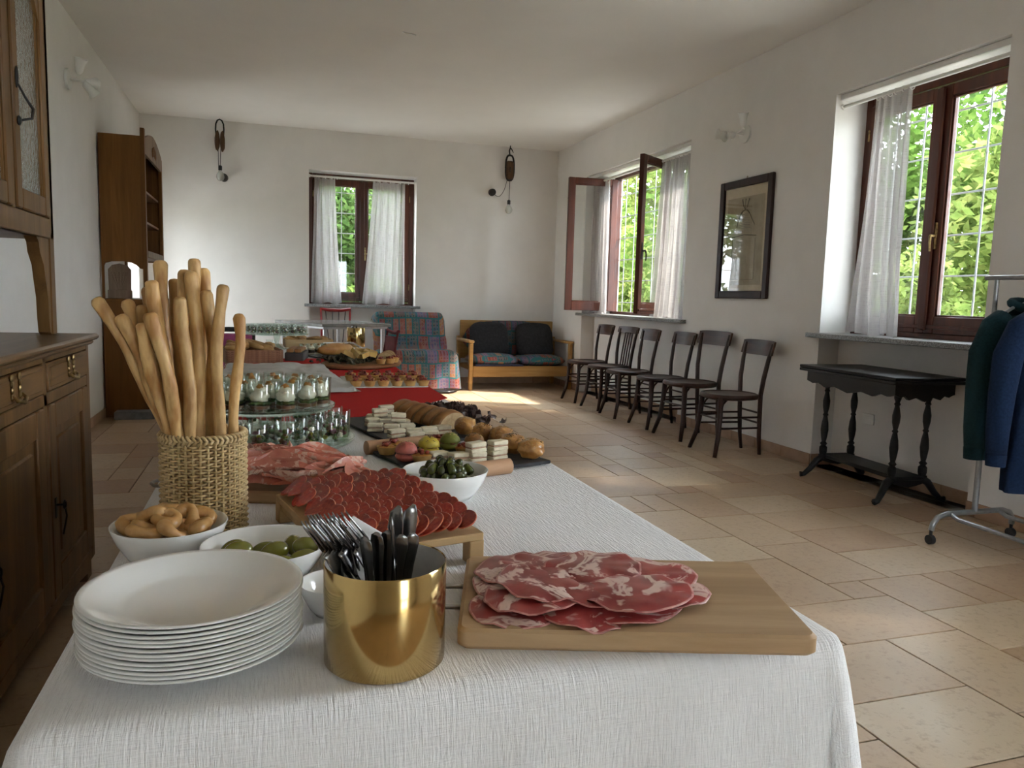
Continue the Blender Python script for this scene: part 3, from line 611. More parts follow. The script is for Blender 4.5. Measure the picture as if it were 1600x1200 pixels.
# ---- dark bentwood chairs along the right wall
m_ch = wood('chair_dark', (0.020, 0.0065, 0.004), (0.052, 0.018, 0.010), 2, 0.42, 10, coat=0.03, vary=0.25, spec=0.3)
m_chh = wood('chair_dark_rail', (0.035, 0.011, 0.006), (0.085, 0.03, 0.014), 1, 0.36, 10, coat=0.04, vary=0.25, spec=0.3)
m_seatp = wood('chair_seat_ply', (0.04, 0.016, 0.009), (0.085, 0.036, 0.018), 0, 0.32, 7, coat=0.08, vary=0.25, spec=0.35)
def make_chair(kind):
    # faces -x; local origin at the centre of the seat on the floor
    t = thing('bentwood_chair', 'x', 'chair', (0, 0, 0), 0, 'dark wooden chairs along the wall')
    H, SZ = 0.90, 0.475
    m = MB(); n = 36; pts = []
    for k in range(n):
        a = 2*PI*k/n; x = 0.205*math.cos(a); y = 0.205*math.sin(a)*(1.0 if x < 0 else 0.88); e = 0.86
        pts.append((math.copysign(abs(math.cos(a))**e, math.cos(a))*0.205-0.005, math.copysign(abs(math.sin(a))**e, math.sin(a))*(0.205 if math.cos(a) < 0 else 0.19)))
    m.tube([(p[0], p[1], SZ-0.018) for p in pts]+[(pts[0][0], pts[0][1], SZ-0.018)], 0.02, 8, False); m.obj('seat_rim', m_ch, t, smooth=180)
    m = MB(); m.add([(p[0]*0.95, p[1]*0.95, SZ-0.004) for p in pts]+[(p[0]*0.6, p[1]*0.6, SZ-0.012) for p in pts]+[(0, 0, SZ-0.013)]+[(p[0]*0.95, p[1]*0.95, SZ-0.028) for p in pts],
        [(k, (k+1) % n, n+(k+1) % n, n+k) for k in range(n)]+[(n+k, n+(k+1) % n, 2*n) for k in range(n)]+[tuple(2*n+1+k for k in range(n))[::-1]]); m.obj('seat', m_seatp, t, smooth=60)
    for s_ in (-1, 1):
        MB().tube([(-0.165, s_*0.145, SZ-0.02), (-0.17, s_*0.155, 0.30), (-0.185, s_*0.17, 0.15), (-0.225, s_*0.205, 0.0)], [0.022, 0.021, 0.019, 0.016], 8).obj('leg', m_ch, t, smooth=180)
        up = [(0.205, s_*0.135, 0.0), (0.19, s_*0.14, 0.12), (0.18, s_*0.145, 0.30), (0.175, s_*0.15, SZ), (0.182, s_*0.165, 0.60), (0.205, s_*0.178, 0.75), (0.232, s_*0.185, 0.875)]
        MB().tube(up, [0.016, 0.019, 0.021, 0.021, 0.021, 0.019, 0.015], 8, flat=0.8).obj('back_post', m_ch, t, smooth=180)
        MB().tube([(-0.165, s_*0.13, SZ-0.035), (-0.15, s_*0.15, 0.40), (-0.145, s_*0.155, 0.36)] if False else [(-0.155, s_*0.145, 0.36), (-0.135, s_*0.135, 0.405), (-0.09, s_*0.125, SZ-0.03)], 0.008, 6).obj('brace', m_ch, t, smooth=180)
        for z in (0.30, 0.215):
            MB().cyl((-0.17, s_*0.157, z), (0.187, s_*0.145, z), 0.008, n=8).obj('stretcher', m_ch, t)
    for x, z, w_ in ((-0.172, 0.285, 0.157), (0.187, 0.33, 0.145), (0.19, 0.25, 0.145)): MB().cyl((x, -w_, z), (x, w_, z), 0.008, n=8).obj('stretcher', m_ch, t)
    def rail(y, z, th):
        return None
    hz = 0.12 if kind != 'slat' else 0.075
    def back(u, v):
        y = -0.215+0.43*u; z = H-hz+hz*v; c = 0.03*(1-(2*u-1)**2); return (0.218+0.024*(z-0.78)/0.12+c, y, z + (-0.008*abs(2*u-1)**6 if v > 0.5 else 0.008*abs(2*u-1)**6))
    m = MB(); nu, nv = 14, 4
    g0 = [back(i/(nu-1), j/(nv-1)) for j in range(nv) for i in range(nu)]; g1 = [(p[0]-0.018, p[1], p[2]) for p in g0]
    fs = [(j*nu+i, j*nu+i+1, (j+1)*nu+i+1, (j+1)*nu+i) for j in range(nv-1) for i in range(nu-1)]; k = nu*nv
    ring = [i for i in range(nu)] + [j*nu+nu-1 for j in range(1, nv)] + [(nv-1)*nu+i for i in range(nu-2, -1, -1)] + [j*nu for j in range(nv-2, 0, -1)]
    m.add(g0+g1, fs+[tuple(q+k for q in f[::-1]) for f in fs]+[(ring[i], ring[(i+1) % len(ring)], ring[(i+1) % len(ring)]+k, ring[i]+k) for i in range(len(ring))]); m.obj('backrest', m_chh, t, smooth=50)
    if kind == 'slat':
        for y in (-0.075, -0.025, 0.025, 0.075): MB().tube([(0.18, y, SZ-0.01), (0.20, y, 0.62), (0.235, y, 0.835)], [0.011]*3, 6, flat=0.7).obj('back_slat', m_ch, t)
    return t
cA = make_chair('plain'); cB = make_chair('slat'); stA = []; stB = []
for (x, y, a, pr_, st_, lab) in ((3.51, 5.19, -0.06, cA, stA, 'dark bentwood chair standing apart, nearest the console table'),
        (3.56, 5.87, 0.05, cA, stA, 'dark bentwood chair below the framed picture, taller broad backrest, second from the console'),
        (3.575, 6.43, -0.04, cA, stA, 'dark bentwood chair half hidden behind the second chair, third from the console'),
        (3.55, 7.06, -0.05, cA, stA, 'dark bentwood chair under the open window, in front of the slatted one'),
        (3.585, 7.62, 0.06, cB, stB, 'black chair with upright slats in its back under the open window'),
        (3.585, 8.22, 0.0, cA, stA, 'brown bentwood chair beside the sofa, last of the row')):
    o = spawn(pr_, st_, (x-0.005, y, 0), (0, 0, a), lab)
    if 'taller' in lab: o.scale = (1, 1.08, 1.04)
# ---- console table with turned legs
m_ebony = wood('ebonised_wood', (0.009, 0.009, 0.010), (0.022, 0.021, 0.022), 1, 0.42, 9, coat=0.05)
ct = thing('console_table', 'small black table on four turned legs under the window', 'table', (3.735, 3.93, 0), math.radians(-4))
m = MB(); m.box(-0.25, 0.25, -0.46, 0.46, 0.735, 0.755, 0.004); m.obj('table_top', m_ebony, ct)
MB().box(-0.25, 0.25, -0.46, 0.46, 0.757, 0.777, 0.004).obj('folded_leaf', m_ebony, ct)
def apron(L): 
    h = L/2; return [(-h, 0.734), (-h, 0.67), (-h*0.85, 0.655), (-h*0.7, 0.665), (-h*0.55, 0.64), (-h*0.3, 0.655), (-h*0.12, 0.64), (0, 0.63), (h*0.12, 0.64), (h*0.3, 0.655), (h*0.55, 0.64), (h*0.7, 0.665), (h*0.85, 0.655), (h, 0.67), (h, 0.734)]
m = MB()
for x in (-0.2, 0.2): m.prism(apron(0.84), x-0.011, x+0.011, 'x')
for y in (-0.41, 0.41): m.prism(apron(0.40), y-0.011, y+0.011, 'y')
m.obj('apron', m_ebony, ct)
prof = [(0.022, 0.0), (0.026, 0.02), (0.026, 0.05), (0.015, 0.062), (0.024, 0.075), (0.014, 0.088), (0.02, 0.12), (0.026, 0.17), (0.022, 0.22), (0.013, 0.265), (0.019, 0.275), (0.013, 0.285), (0.022, 0.33), (0.024, 0.37), (0.013, 0.43), (0.019, 0.44), (0.013, 0.452), (0.021, 0.475), (0.022, 0.50)]
legm = MB().lathe(prof, 14).mesh('leg', m_ebony)
for x in (-0.11, 0.11):
    for y in (-0.33, 0.33): link('leg', legm, ct, (x, y, 0.165))
MB().box(-0.10, 0.10, -0.36, 0.36, 0.14, 0.165, 0.004).obj('stretcher_shelf', m_ebony, ct)
for y in (-0.33, 0.33):
    MB().prism([(-0.13, 0.165), (0.13, 0.165), (0.13, 0.125), (0.06, 0.105), (0, 0.095), (-0.06, 0.105), (-0.13, 0.125)], y-0.02, y+0.02, 'y').obj('foot_block', m_ebony, ct)
    for s_ in (-1, 1): MB().tube([(s_*0.11, y, 0.145), (s_*0.15, y*1.02, 0.12), (s_*0.19, y*1.06, 0.06), (s_*0.225, y*1.1, 0.022), (s_*0.25, y*1.12, 0.02)], [0.024, 0.024, 0.02, 0.017, 0.02], 8).obj('foot', m_ebony, ct, smooth=180)
# ---- coat rack with two jackets
m_steel = mat('grey_steel', (0.36, 0.37, 0.38), (0.30, 0.31, 0.32), 40, 0.35, 0.6); m_blackp = mat('black_plastic', (0.02, 0.02, 0.022), (0.014, 0.014, 0.016), 40, 0.5)
rk = thing('coat_rack', 'grey tubular coat rack on black castors', 'coat rack', (3.45, 2.9, 0))
for y in (0.0, -1.15):
    MB().tube([(-0.275, y, 0.07), (-0.265, y, 0.105), (-0.24, y, 0.135), (-0.19, y, 0.15), (0.19, y, 0.15), (0.24, y, 0.135), (0.262, y, 0.105), (0.262, y, 0.07)], 0.014, 10).obj('foot', m_steel, rk, smooth=180)
    MB().cyl((0, y, 0.15), (0, y, 1.10), 0.014, n=10).obj('post', m_steel, rk); MB().cyl((0, y, 1.101), (0, y, 1.33), 0.011, n=10).obj('extension_post', m_steel, rk)
    MB().cyl((0, y, 1.03), (0, y, 1.11), 0.02, n=10).obj('clamp', m_blackp, rk)
    for x in (-0.275, 0.262):
        MB().cyl((x-0.012, y, 0.024), (x+0.012, y, 0.024), 0.024, n=14).cyl((x, y, 0.04), (x, y, 0.075), 0.008, n=8).obj('castor', m_blackp, rk)
MB().cyl((0, 0.06, 1.34), (0, -1.21, 1.34), 0.0125, n=10).obj('rail', m_steel, rk)
MB().tube([(-0.16, 0, 0.15), (-0.16, -0.05, 0.13), (-0.16, -1.10, 0.13), (-0.16, -1.15, 0.15)], 0.011, 8).obj('cross_bar', m_steel, rk); MB().tube([(0.16, 0, 0.15), (0.16, -0.05, 0.13), (0.16, -1.10, 0.13), (0.16, -1.15, 0.15)], 0.011, 8).obj('cross_bar', m_steel, rk)
def jacket(loc, rz, lab, mt_, col_mat, zt=1.235, L=0.75, w=0.235, collar_mat=None):
    j = thing('jacket', lab, 'jacket', loc, rz)
    def body(u, v):
        a = 2*PI*u; z = zt-0.02-L*v; ww = w*(0.42+0.58*min(1, (v/0.14))**0.6)*(1.0+0.06*v) if v < 0.14 else w*(1.0+0.06*v)
        th = 0.055+0.035*min(1, v*3)
        fold = 1+0.05*math.sin(7*a+v*3)*v
        return (ww*math.cos(a)*fold, th*math.sin(a)*fold+0.008*math.sin(v*9), z - (0.05*abs(math.cos(a))**1.5 if v < 0.14 else 0.05*abs(math.cos(a))**1.5*(1-(v-0.14)/0.86)))
    b_ = MB().grid(body, 40, 26, True); b_.obj('body', mt_, j, smooth=180, recalc=False)
    for s_ in (-1, 1):
        MB().tube([(s_*0.17, 0, zt-0.085), (s_*0.22, 0, zt-0.12), (s_*0.275, 0.01, zt-0.25), (s_*0.30, 0.0, zt-0.42), (s_*0.315, -0.01, zt-0.60), (s_*0.315, -0.015, zt-0.70)], [0.05, 0.062, 0.062, 0.055, 0.048, 0.042], 14).obj('sleeve', mt_, j, smooth=180)
        MB().tube([(s_*0.315, -0.015, zt-0.695), (s_*0.315, -0.016, zt-0.75)], [0.044, 0.041], 14).obj('cuff', mt_, j)
    MB().tube([(0.085*math.cos(t_*PI/8), 0.05*math.sin(t_*PI/8)-0.0, zt-0.02+0.02*math.sin(t_*PI/8)) for t_ in range(17)], 0.022, 8).obj('collar', collar_mat or mt_, j, smooth=180)
    MB().cyl((0, -0.09, zt-0.06), (0.0, -0.088, zt-L+0.03), 0.005, n=6).obj('zip', m_blackp, j)
    hg = MB(); hg.tube([(-0.2, 0, zt-0.075), (-0.1, 0, zt-0.03), (0, 0, zt-0.005), (0.1, 0, zt-0.03), (0.2, 0, zt-0.075)], 0.008, 8)
    hg.tube([(0, 0, zt-0.005), (0, 0, zt+0.05), (0.022, 0, zt+0.085), (0.013, 0, zt+0.122), (-0.012, 0, zt+0.124), (-0.02, 0, zt+0.105)], 0.0025, 6); hg.obj('hanger', m_steel, j)
    return j
m_teal = mat('teal_fleece', (0.010, 0.034, 0.042), (0.007, 0.024, 0.030), 90, 0.95, bmp=0.5, spec=0.15); m_navy = mat('navy_fleece', (0.012, 0.026, 0.066), (0.008, 0.018, 0.046), 90, 0.95, bmp=0.5, spec=0.15); m_coll = mat('grey_lining', (0.20, 0.21, 0.20), (0.15, 0.16, 0.15), 60, 0.9)
jacket((3.50, 2.77, 0), 0.12, 'dark teal fleece jacket hanging at the end of the coat rack', m_teal, None, 1.225, 0.74)
jacket((3.47, 2.57, 0), -0.05, 'navy blue jacket with grey collar hanging behind the teal one', m_navy, None, 1.225, 0.86, 0.22, m_coll)
# ---- framed print
m_pf = wood('dark_picture_frame', (0.020, 0.009, 0.009), (0.042, 0.019, 0.018), 2, 0.45, 9, coat=0.04)
def print_mat():
    m, nt, b = new_mat('antique_print'); v = coords(nt)
    sx = nt.nodes.new('ShaderNodeSeparateXYZ'); nt.links.new(v, sx.inputs[0])
    c = ramp(nt, noisetex(nt, v, 9, 6, 0.7), ((0.3, (0.30, 0.25, 0.165)), (0.7, (0.42, 0.36, 0.25)))); nt.links.new(c, b.inputs['Base Color']); b.inputs['Roughness'].default_value = 0.9; return m
pf = thing('framed_print', 'old print in a dark wooden frame hung on the wall', 'picture', (XR, 5.625, 1.225))
m = MB(); w_, h_ = 0.37, 1.0; st = 0.065
m.box(-0.03, -0.001, -w_, -w_+st, 0, h_, 0.006); m.box(-0.03, -0.001, w_-st, w_, 0, h_, 0.006); m.box(-0.03, -0.001, -w_+st, w_-st, h_-st, h_, 0.006); m.box(-0.03, -0.001, -w_+st, w_-st, 0, st, 0.006); m.obj('frame', m_pf, pf)
MB().box(-0.010, -0.004, -w_+st, w_-st, st, h_-st).obj('mount', mat('mount_card', (0.58, 0.50, 0.36), (0.53, 0.45, 0.32), 20, 0.9), pf)
pp = MB().box(-0.0115, -0.009, -w_+st+0.045, w_-st-0.045, st+0.05, h_-st-0.085).obj('print', print_mat(), pf)
m_ink = mat('print_ink', (0.13, 0.10, 0.055), (0.09, 0.07, 0.04), 30, 0.9); m = MB(); R = rnd(3)
def ink(pts, r=0.0025): m.tube([(-0.0125, a, b_) for a, b_ in pts], r, 5)
for k in (-1, 0, 1): ink([(0.0, 0.74), (k*0.025, 0.77), (k*0.045, 0.82)], 0.004); m.blob((-0.0125, k*0.047, 0.825), (0.002, 0.009, 0.010), k+3, 0.1, 2, 8, 5)
ink([(-0.06, 0.71), (-0.03, 0.735), (0.0, 0.74), (0.03, 0.735), (0.06, 0.71)], 0.005); ink([(-0.05, 0.725), (-0.10, 0.66), (-0.14, 0.61)], 0.003); ink([(0.05, 0.725), (0.09, 0.67), (0.11, 0.60)], 0.003)
for k in range(9): ink([(-0.05-0.004*k, 0.70-0.014*k), (0, 0.705-0.014*k), (0.05+0.004*k, 0.70-0.014*k)], 0.0014)
ink([(-0.17, 0.52), (0.0, 0.535), (0.17, 0.52)], 0.004); ink([(-0.16, 0.50), (-0.16, 0.16), (0.16, 0.16), (0.16, 0.50)], 0.002)
m.obj('engraving', m_ink, pp)
MB().box(-0.018, -0.016, -w_+st-0.005, w_-st+0.005, st-0.005, h_-st+0.005).obj('glass', glassmat('picture_glass', (0.97, 0.97, 0.96), 0.6, 0.0, 0, 0.0), pf, smooth=0)
MB().tube([(-0.015, 0, h_), (-0.012, 0.008, h_+0.012), (-0.012, 0, h_+0.02), (-0.012, -0.008, h_+0.012), (-0.015, 0, h_)], 0.002, 6).obj('hanging_ring', m_brassold, pf)
# ---- white spot lamps on the walls
def spotlamp(loc, rz, lab, cups):
    t = thing('wall_spot_lamp', lab, 'lamp', loc, rz)      # wall plane is local x=0, room towards +x
    MB().tube([(0, 0, 0), (0.018, 0, 0), (0.026, 0, 0)], [0.075, 0.075, 0.055], 20).obj('wall_plate', m_white, t)
    MB().tube([(0.02, 0, 0), (0.07, 0, 0.0), (0.10, 0.0, 0.0)], [0.012, 0.012, 0.010], 8).tube([(0.10, -0.11, -0.015), (0.10, 0, 0), (0.10, 0.11, 0.015)], 0.011, 8).obj('arm', m_white, t)
    for (p, d) in cups:
        p, d = Vector(p), Vector(d).normalized(); c = MB(); c.tube([p, p+d*0.02, p+d*0.06, p+d*0.085, p+d*0.11], [0.014, 0.027, 0.03, 0.036, 0.046], 14, False); c.tube([p+d*0.108, p+d*0.06, p+d*0.03], [0.043, 0.028, 0.02], 14, False)
        cc = c.obj('spot_cup', m_white, t, smooth=60); MB().blob(p+d*0.07, (0.02, 0.02, 0.02), 1, 0, 2, 10, 7).obj('bulb', mat('frosted_bulb', (0.8, 0.8, 0.78), (0.75, 0.75, 0.73), 5, 0.3), cc)
spotlamp((XL, 6.62, 2.70), 0, 'white three-way spot lamp on the wall above the bookcase side', [((0.10, -0.10, 0.02), (0.25, -0.3, 0.9)), ((0.11, 0.02, -0.01), (0.6, 0.4, -0.7)), ((0.10, 0.11, 0.02), (0.5, 0.8, 0.1))])
spotlamp((XR, 5.70, 2.60), PI, 'white spot lamp on the wall above the framed print', [((0.10, -0.10, -0.02), (0.9, -0.6, 0.35)), ((0.10, 0.10, 0.03), (0.2, 0.2, 1.0)), ((0.11, 0.0, -0.015), (0.8, 0.1, -0.2))])
# ---- pulley pendant lamps
m_pul = wood('pulley_wood', (0.07, 0.035, 0.017), (0.14, 0.075, 0.035), 2, 0.6, 14)
m_bulb = glassmat('bulb_glass', (0.93, 0.93, 0.92), 0.6, 0.05, 0, 0.05, 0.45)
def pulley(loc, lab, wall_dx, dz, kind):
    t = thing('pulley_lamp', lab, 'lamp', loc)             # origin = ceiling point
    if kind == 0:
        MB().tube([(-0.04, 0, -0.22), (-0.046, 0, -0.12), (-0.042, 0, -0.06), (-0.025, 0, -0.02), (0, 0, -0.006), (0.025, 0, -0.02), (0.042, 0, -0.06), (0.046, 0, -0.12), (0.04, 0, -0.22)], 0.009, 8).obj('iron_strap', m_iron, t, smooth=180); zt = -0.16
        for s_ in (-1, 1): MB().blob((s_*0.029, 0, zt-0.10), (0.030, 0.04, 0.12), s_+3, 0.15, 2, 12, 10).obj('pulley_cheek', m_pul, t, smooth=180)
        zb = zt-0.22
    else:
        MB().tube([(0, 0, 0.0), (0, 0, -0.03), (0.02, 0, -0.045), (0.045, 0, -0.09)], [0.006, 0.009, 0.008, 0.004], 8).tube([(0, 0, -0.03), (-0.012, 0, -0.07), (0.0, 0, -0.14)], [0.009, 0.01, 0.008], 8).obj('hook', m_iron, t, smooth=180)
        m = MB(); o1 = [(0.058*math.copysign(abs(math.cos(a))**0.7, math.cos(a)), -0.29+0.165*math.copysign(abs(math.sin(a))**0.8, math.sin(a))) for a in [2*PI*k/24 for k in range(24)]]
        m.tube([(p[0], 0, p[1]) for p in o1]+[(o1[0][0], 0, o1[0][1])], 0.013, 8, False); m.obj('iron_strap', m_iron, t, smooth=180)
        MB().box(-0.05, 0.05, -0.03, 0.03, -0.44, -0.20, 0.02).obj('pulley_block', m_pul, t); MB().tube([(-0.012, -0.036, -0.32), (0.0, -0.04, -0.32)], [0.035, 0.035], 16).obj('wheel', m_iron, t); zb = -0.45
    zs = zb-(0.17 if kind == 0 else 0.27)
    MB().tube([(0.01, 0, zb+0.05), (0.005, 0, zb-0.05), (0.0, 0, zs)], 0.004, 6).tube([(-0.02, 0, zb+0.05)]+[(-0.03+(wall_dx+0.03)*k/6, 0.06*k/6, zb-0.02+(dz-zb+0.02)*(k/6)**0.6 - 0.10*math.sin(PI*k/6)) for k in range(1, 7)], 0.004, 6).obj('cable', m_iron, t, smooth=180)
    MB().lathe([(0.006, 0.012), (0.014, 0.008), (0.022, 0), (0.022, -0.045), (0.018, -0.05)], 14, (0, 0, zs)).obj('lamp_holder', m_iron, t)
    MB().lathe([(0.014, -0.045), (0.022, -0.065), (0.042, -0.095), (0.048, -0.125), (0.04, -0.155), (0.02, -0.172), (0.0, -0.175)], 18, (0, 0, zs)).obj('bulb', m_bulb, t, smooth=180)
    MB().tube([(wall_dx, 0.045, dz), (wall_dx, 0.095, dz)], [0.045, 0.05], 18).obj('wall_rose', m_iron, t)
pulley((-0.513, 10.0, 3.2), 'wooden pulley lamp with bare bulb hanging near the bookcase', 0.035, -0.67, 0)
pulley((3.12, 10.0, 3.2), 'dark pulley lamp with bare bulb hanging above the sofa', -0.215, -0.615, 1)
# ---- sofa, armchair, cushions
m_pine = wood('sofa_pine', (0.30, 0.155, 0.045), (0.46, 0.27, 0.09), 0, 0.4, 7, coat=0.2)
def patch_mat(name, sc=1.0, dark=1.0):
    m, nt, b = new_mat(name); v = coords(nt)
    sp_ = nt.nodes.new('ShaderNodeSeparateXYZ'); nt.links.new(v, sp_.inputs[0])
    su = nt.nodes.new('ShaderNodeMath'); su.operation = 'SUBTRACT'; nt.links.new(sp_.outputs[2], su.inputs[0]); nt.links.new(sp_.outputs[1], su.inputs[1])
    cb = nt.nodes.new('ShaderNodeCombineXYZ'); nt.links.new(sp_.outputs[0], cb.inputs[0]); nt.links.new(su.outputs[0], cb.inputs[1])
    def brick(scale, w_, h_, off, seedshift):
        ad = nt.nodes.new('ShaderNodeVectorMath'); ad.operation = 'ADD'; ad.inputs[1].default_value = (seedshift, seedshift*0.7, 0); nt.links.new(cb.outputs[0], ad.inputs[0])
        t = nt.nodes.new('ShaderNodeTexBrick'); t.inputs['Scale'].default_value = scale; t.inputs['Brick Width'].default_value = w_; t.inputs['Row Height'].default_value = h_; t.inputs['Mortar Size'].default_value = 0.03; t.inputs['Mortar Smooth'].default_value = 0.1
        t.offset = off; t.squash = 0.6; t.squash_frequency = 2
        t.inputs['Color1'].default_value = (0, 0, 0, 1); t.inputs['Color2'].default_value = (1, 1, 1, 1); t.inputs['Mortar'].default_value = (0.5, 0.5, 0.5, 1); nt.links.new(ad.outputs[0], t.inputs['Vector']); return t
    t1 = brick(3.6*sc, 0.52, 0.62, 0.37, 0.2)
    pal = ramp(nt, t1.outputs['Color'], ((0.0, (0.012, 0.055, 0.065)), (0.2, (0.16, 0.035, 0.03)), (0.36, (0.02, 0.09, 0.10)), (0.5, (0.075, 0.07, 0.14)), (0.62, (0.22, 0.07, 0.06)), (0.74, (0.04, 0.10, 0.14)), (0.86, (0.24, 0.10, 0.045)), (1.0, (0.02, 0.075, 0.07))))
    pal.node.color_ramp.interpolation = 'CONSTANT'
    vo = nt.nodes.new('ShaderNodeTexVoronoi'); vo.inputs['Scale'].default_value = 26*sc; vo.distance = 'MANHATTAN'; vo.inputs['Randomness'].default_value = 0.25; nt.links.new(cb.outputs[0], vo.inputs['Vector'])
    mot = ramp(nt, vo.outputs['Distance'], ((0.18, (1, 1, 1)), (0.24, (0, 0, 0)), (0.42, (0, 0, 0)), (0.46, (0.8, 0.8, 0.8)))); 
    mc = ramp(nt, vo.outputs['Color'], ((0.0, (0.34, 0.12, 0.06)), (0.4, (0.36, 0.20, 0.17)), (0.6, (0.17, 0.19, 0.32)), (0.8, (0.34, 0.28, 0.19))))
    c = mixc(nt, mixc(nt, 0.42, (0, 0, 0), mot), pal, mc)
    c = mixc(nt, t1.outputs['Fac'], c, (0.03, 0.12, 0.13))
    if dark != 1.0: c = mixc(nt, 1.0, c, (dark, dark, dark), 'MULTIPLY')
    nt.links.new(c, b.inputs['Base Color']); b.inputs['Roughness'].default_value = 0.95; b.inputs['Specular IOR Level'].default_value = 0.15
    bump(nt, b, noisetex(nt, v, 120, 2), 0.3, 0.003); return m
m_patch = patch_mat('kilim_throw', 1.0)
def cushion_fn(cx_, cy_, cz, hx, hy, hz, seed, tilt=0.0, pw=3.2):
    Mt = Matrix.Rotation(tilt, 3, 'X'); off = Vector((seed*2.3, seed, 0))
    def se(c, p): return math.copysign(abs(c)**(2/p), c)
    def fn(u, v):
        th = 2*PI*u; ph = PI*(v-0.5); d = Vector((se(math.cos(ph), pw)*se(math.cos(th), pw), se(math.cos(ph), pw)*se(math.sin(th), pw), se(math.sin(ph), 1.7)))
        q = 1+0.05*noise.noise(d*2.5+off)
        p = Mt @ Vector((d.x*hx*q, d.y*hy*q, d.z*hz*q)); return (cx_+p.x, cy_+p.y, cz+p.z)
    return fn
sf = thing('sofa', 'pine framed sofa with patterned covers below the hanging lamp', 'sofa', (2.43, 9.28, 0))
SW, SD = 1.40, 0.72
for x in (0.0, SW-0.05):
    MB().box(x, x+0.05, 0, 0.06, 0, 0.60, 0.008).obj('front_post', m_pine, sf); MB().box(x, x+0.05, SD-0.06, SD, 0, 0.66, 0.006).obj('back_post', m_pine, sf)
    MB().box(x-0.012, x+0.062, -0.01, SD-0.02, 0.60, 0.635, 0.01).obj('armrest', m_pine, sf)
MB().box(0.05, SW-0.05, 0.005, 0.035, 0.17, 0.31, 0.006).obj('front_board', m_pine, sf)
MB().box(0.05, SW-0.05, 0.04, SD-0.05, 0.24, 0.30, 0.006).obj('seat_base', m_pine, sf)
MB().box(0.04, SW-0.04, SD-0.05, SD-0.015, 0.36, 0.87, 0.008).obj('back_board', m_pine, sf)
MB().grid(cushion_fn(SW*0.27, 0.30, 0.375, 0.33, 0.31, 0.085, 1), 44, 20, True).obj('seat_cushion', m_patch, sf, smooth=180)
MB().grid(cushion_fn(SW*0.73, 0.30, 0.37, 0.33, 0.31, 0.075, 2), 44, 20, True).obj('seat_cushion', m_patch, sf, smooth=180)
MB().grid(cushion_fn(SW*0.5, SD-0.12, 0.63, 0.64, 0.075, 0.24, 3), 44, 20, True).obj('back_cushion', patch_mat('kilim_throw_back', 1.0, 0.7), sf, smooth=180)
m_ub = mat('navy_ticking', (0.02, 0.02, 0.045), (0.012, 0.012, 0.03), 30, 0.9)
MB().box(0.08, SW*0.52, 0.0, 0.04, 0.30, 0.335, 0.012).obj('cushion_piping', m_ub, sf)
m_dkcush = mat('charcoal_cotton', (0.028, 0.029, 0.033), (0.018, 0.018, 0.021), 40, 0.9, bmp=0.5, bscale=14, bdist=0.02, spec=0.2)
for cx_, hx, tl, lab, sd in ((2.43+0.37, 0.265, math.radians(72), 'charcoal cushion leaning on the sofa back beside the armchair', 4), (2.43+1.00, 0.265, math.radians(70), 'charcoal cushion leaning on the sofa back nearer the corner', 5)):
    tag(MB().grid(cushion_fn(0, 0, 0, hx, 0.24, 0.085, sd, tl, 4.0), 44, 20, True).obj('throw_cushion', m_dkcush, None, (cx_, 9.28+0.40, 0.625), 0, smooth=180), lab, 'cushion')
ac = thing('armchair', 'armchair draped in a patchwork patterned throw', 'armchair', (1.78, 9.22, 0), math.radians(3))
def drape(u, v):
    # u across width, v from the back top over the back, seat and down the front
    path = [(0.66, 0.90, 0.47), (0.63, 0.955, 0.47), (0.57, 0.965, 0.47), (0.52, 0.93, 0.47), (0.48, 0.75, 0.475), (0.44, 0.55, 0.48), (0.40, 0.50, 0.485), (0.20, 0.51, 0.50), (0.03, 0.50, 0.51), (-0.015, 0.46, 0.515), (-0.03, 0.30, 0.53), (-0.04, 0.12, 0.55), (-0.045, 0.04, 0.56)]
    s = v*(len(path)-1); i = min(int(s), len(path)-2); t = s-i; p = [path[i][k]*(1-t)+path[i+1][k]*t for k in range(3)]
    q = 2*u-1; e = abs(q); drop = max(0, e-0.84)/0.16; x = p[2]*(q if e < 0.84 else math.copysign(0.84+0.16*(math.sin(drop*PI/2)), q))
    seatf = 1.0 if v > 0.5 else 0.25
    z = p[1]-drop**1.6*(0.10 if v < 0.5 else 0.05) ; y = p[0]+(0.012*math.sin(x*22+1.0)*max(0, (v-0.7))*3) + (drop*0.05 if v < 0.35 else 0) + (drop**2*0.10 if v > 0.7 else 0)
    return (x, y+0.004*math.sin(9*x+5*v), max(0.03, z))
MB().grid(drape, 60, 60).obj('patchwork_throw', m_patch, ac, smooth=180, recalc=False)
MB().box(-0.41, 0.41, 0.01, 0.60, 0.14, 0.45, 0.04).obj('seat_block', m_dkcush, ac)
MB().box(-0.40, 0.40, 0.53, 0.64, 0.14, 0.88, 0.03).obj('back_block', m_dkcush, ac)
m = MB()
for x in (-0.36, 0.36):
    for y in (0.06, 0.54): m.cyl((x, y, 0), (x, y, 0.15), 0.02, 0.025, 10)
for x, y in ((-0.36, 0.06), (0.36, 0.06), (-0.36, 0.54), (0.36, 0.54)): MB().cyl((x, y, 0), (x, y, 0.15), 0.02, 0.025, 10).obj('leg', m_blackp, ac)
tag(MB().blob((0, 0, 0.022), (0.20, 0.075, 0.022), 4, 0.3, 2.5, 20, 8, flatb=0.022).obj('shoulder_bag', mat('black_vinyl', (0.012, 0.012, 0.013), (0.008, 0.008, 0.009), 30, 0.25), None, (2.02, 9.04, 0), 0.1, smooth=180), 'flat black bag lying on the floor at the foot of the armchair', 'bag')
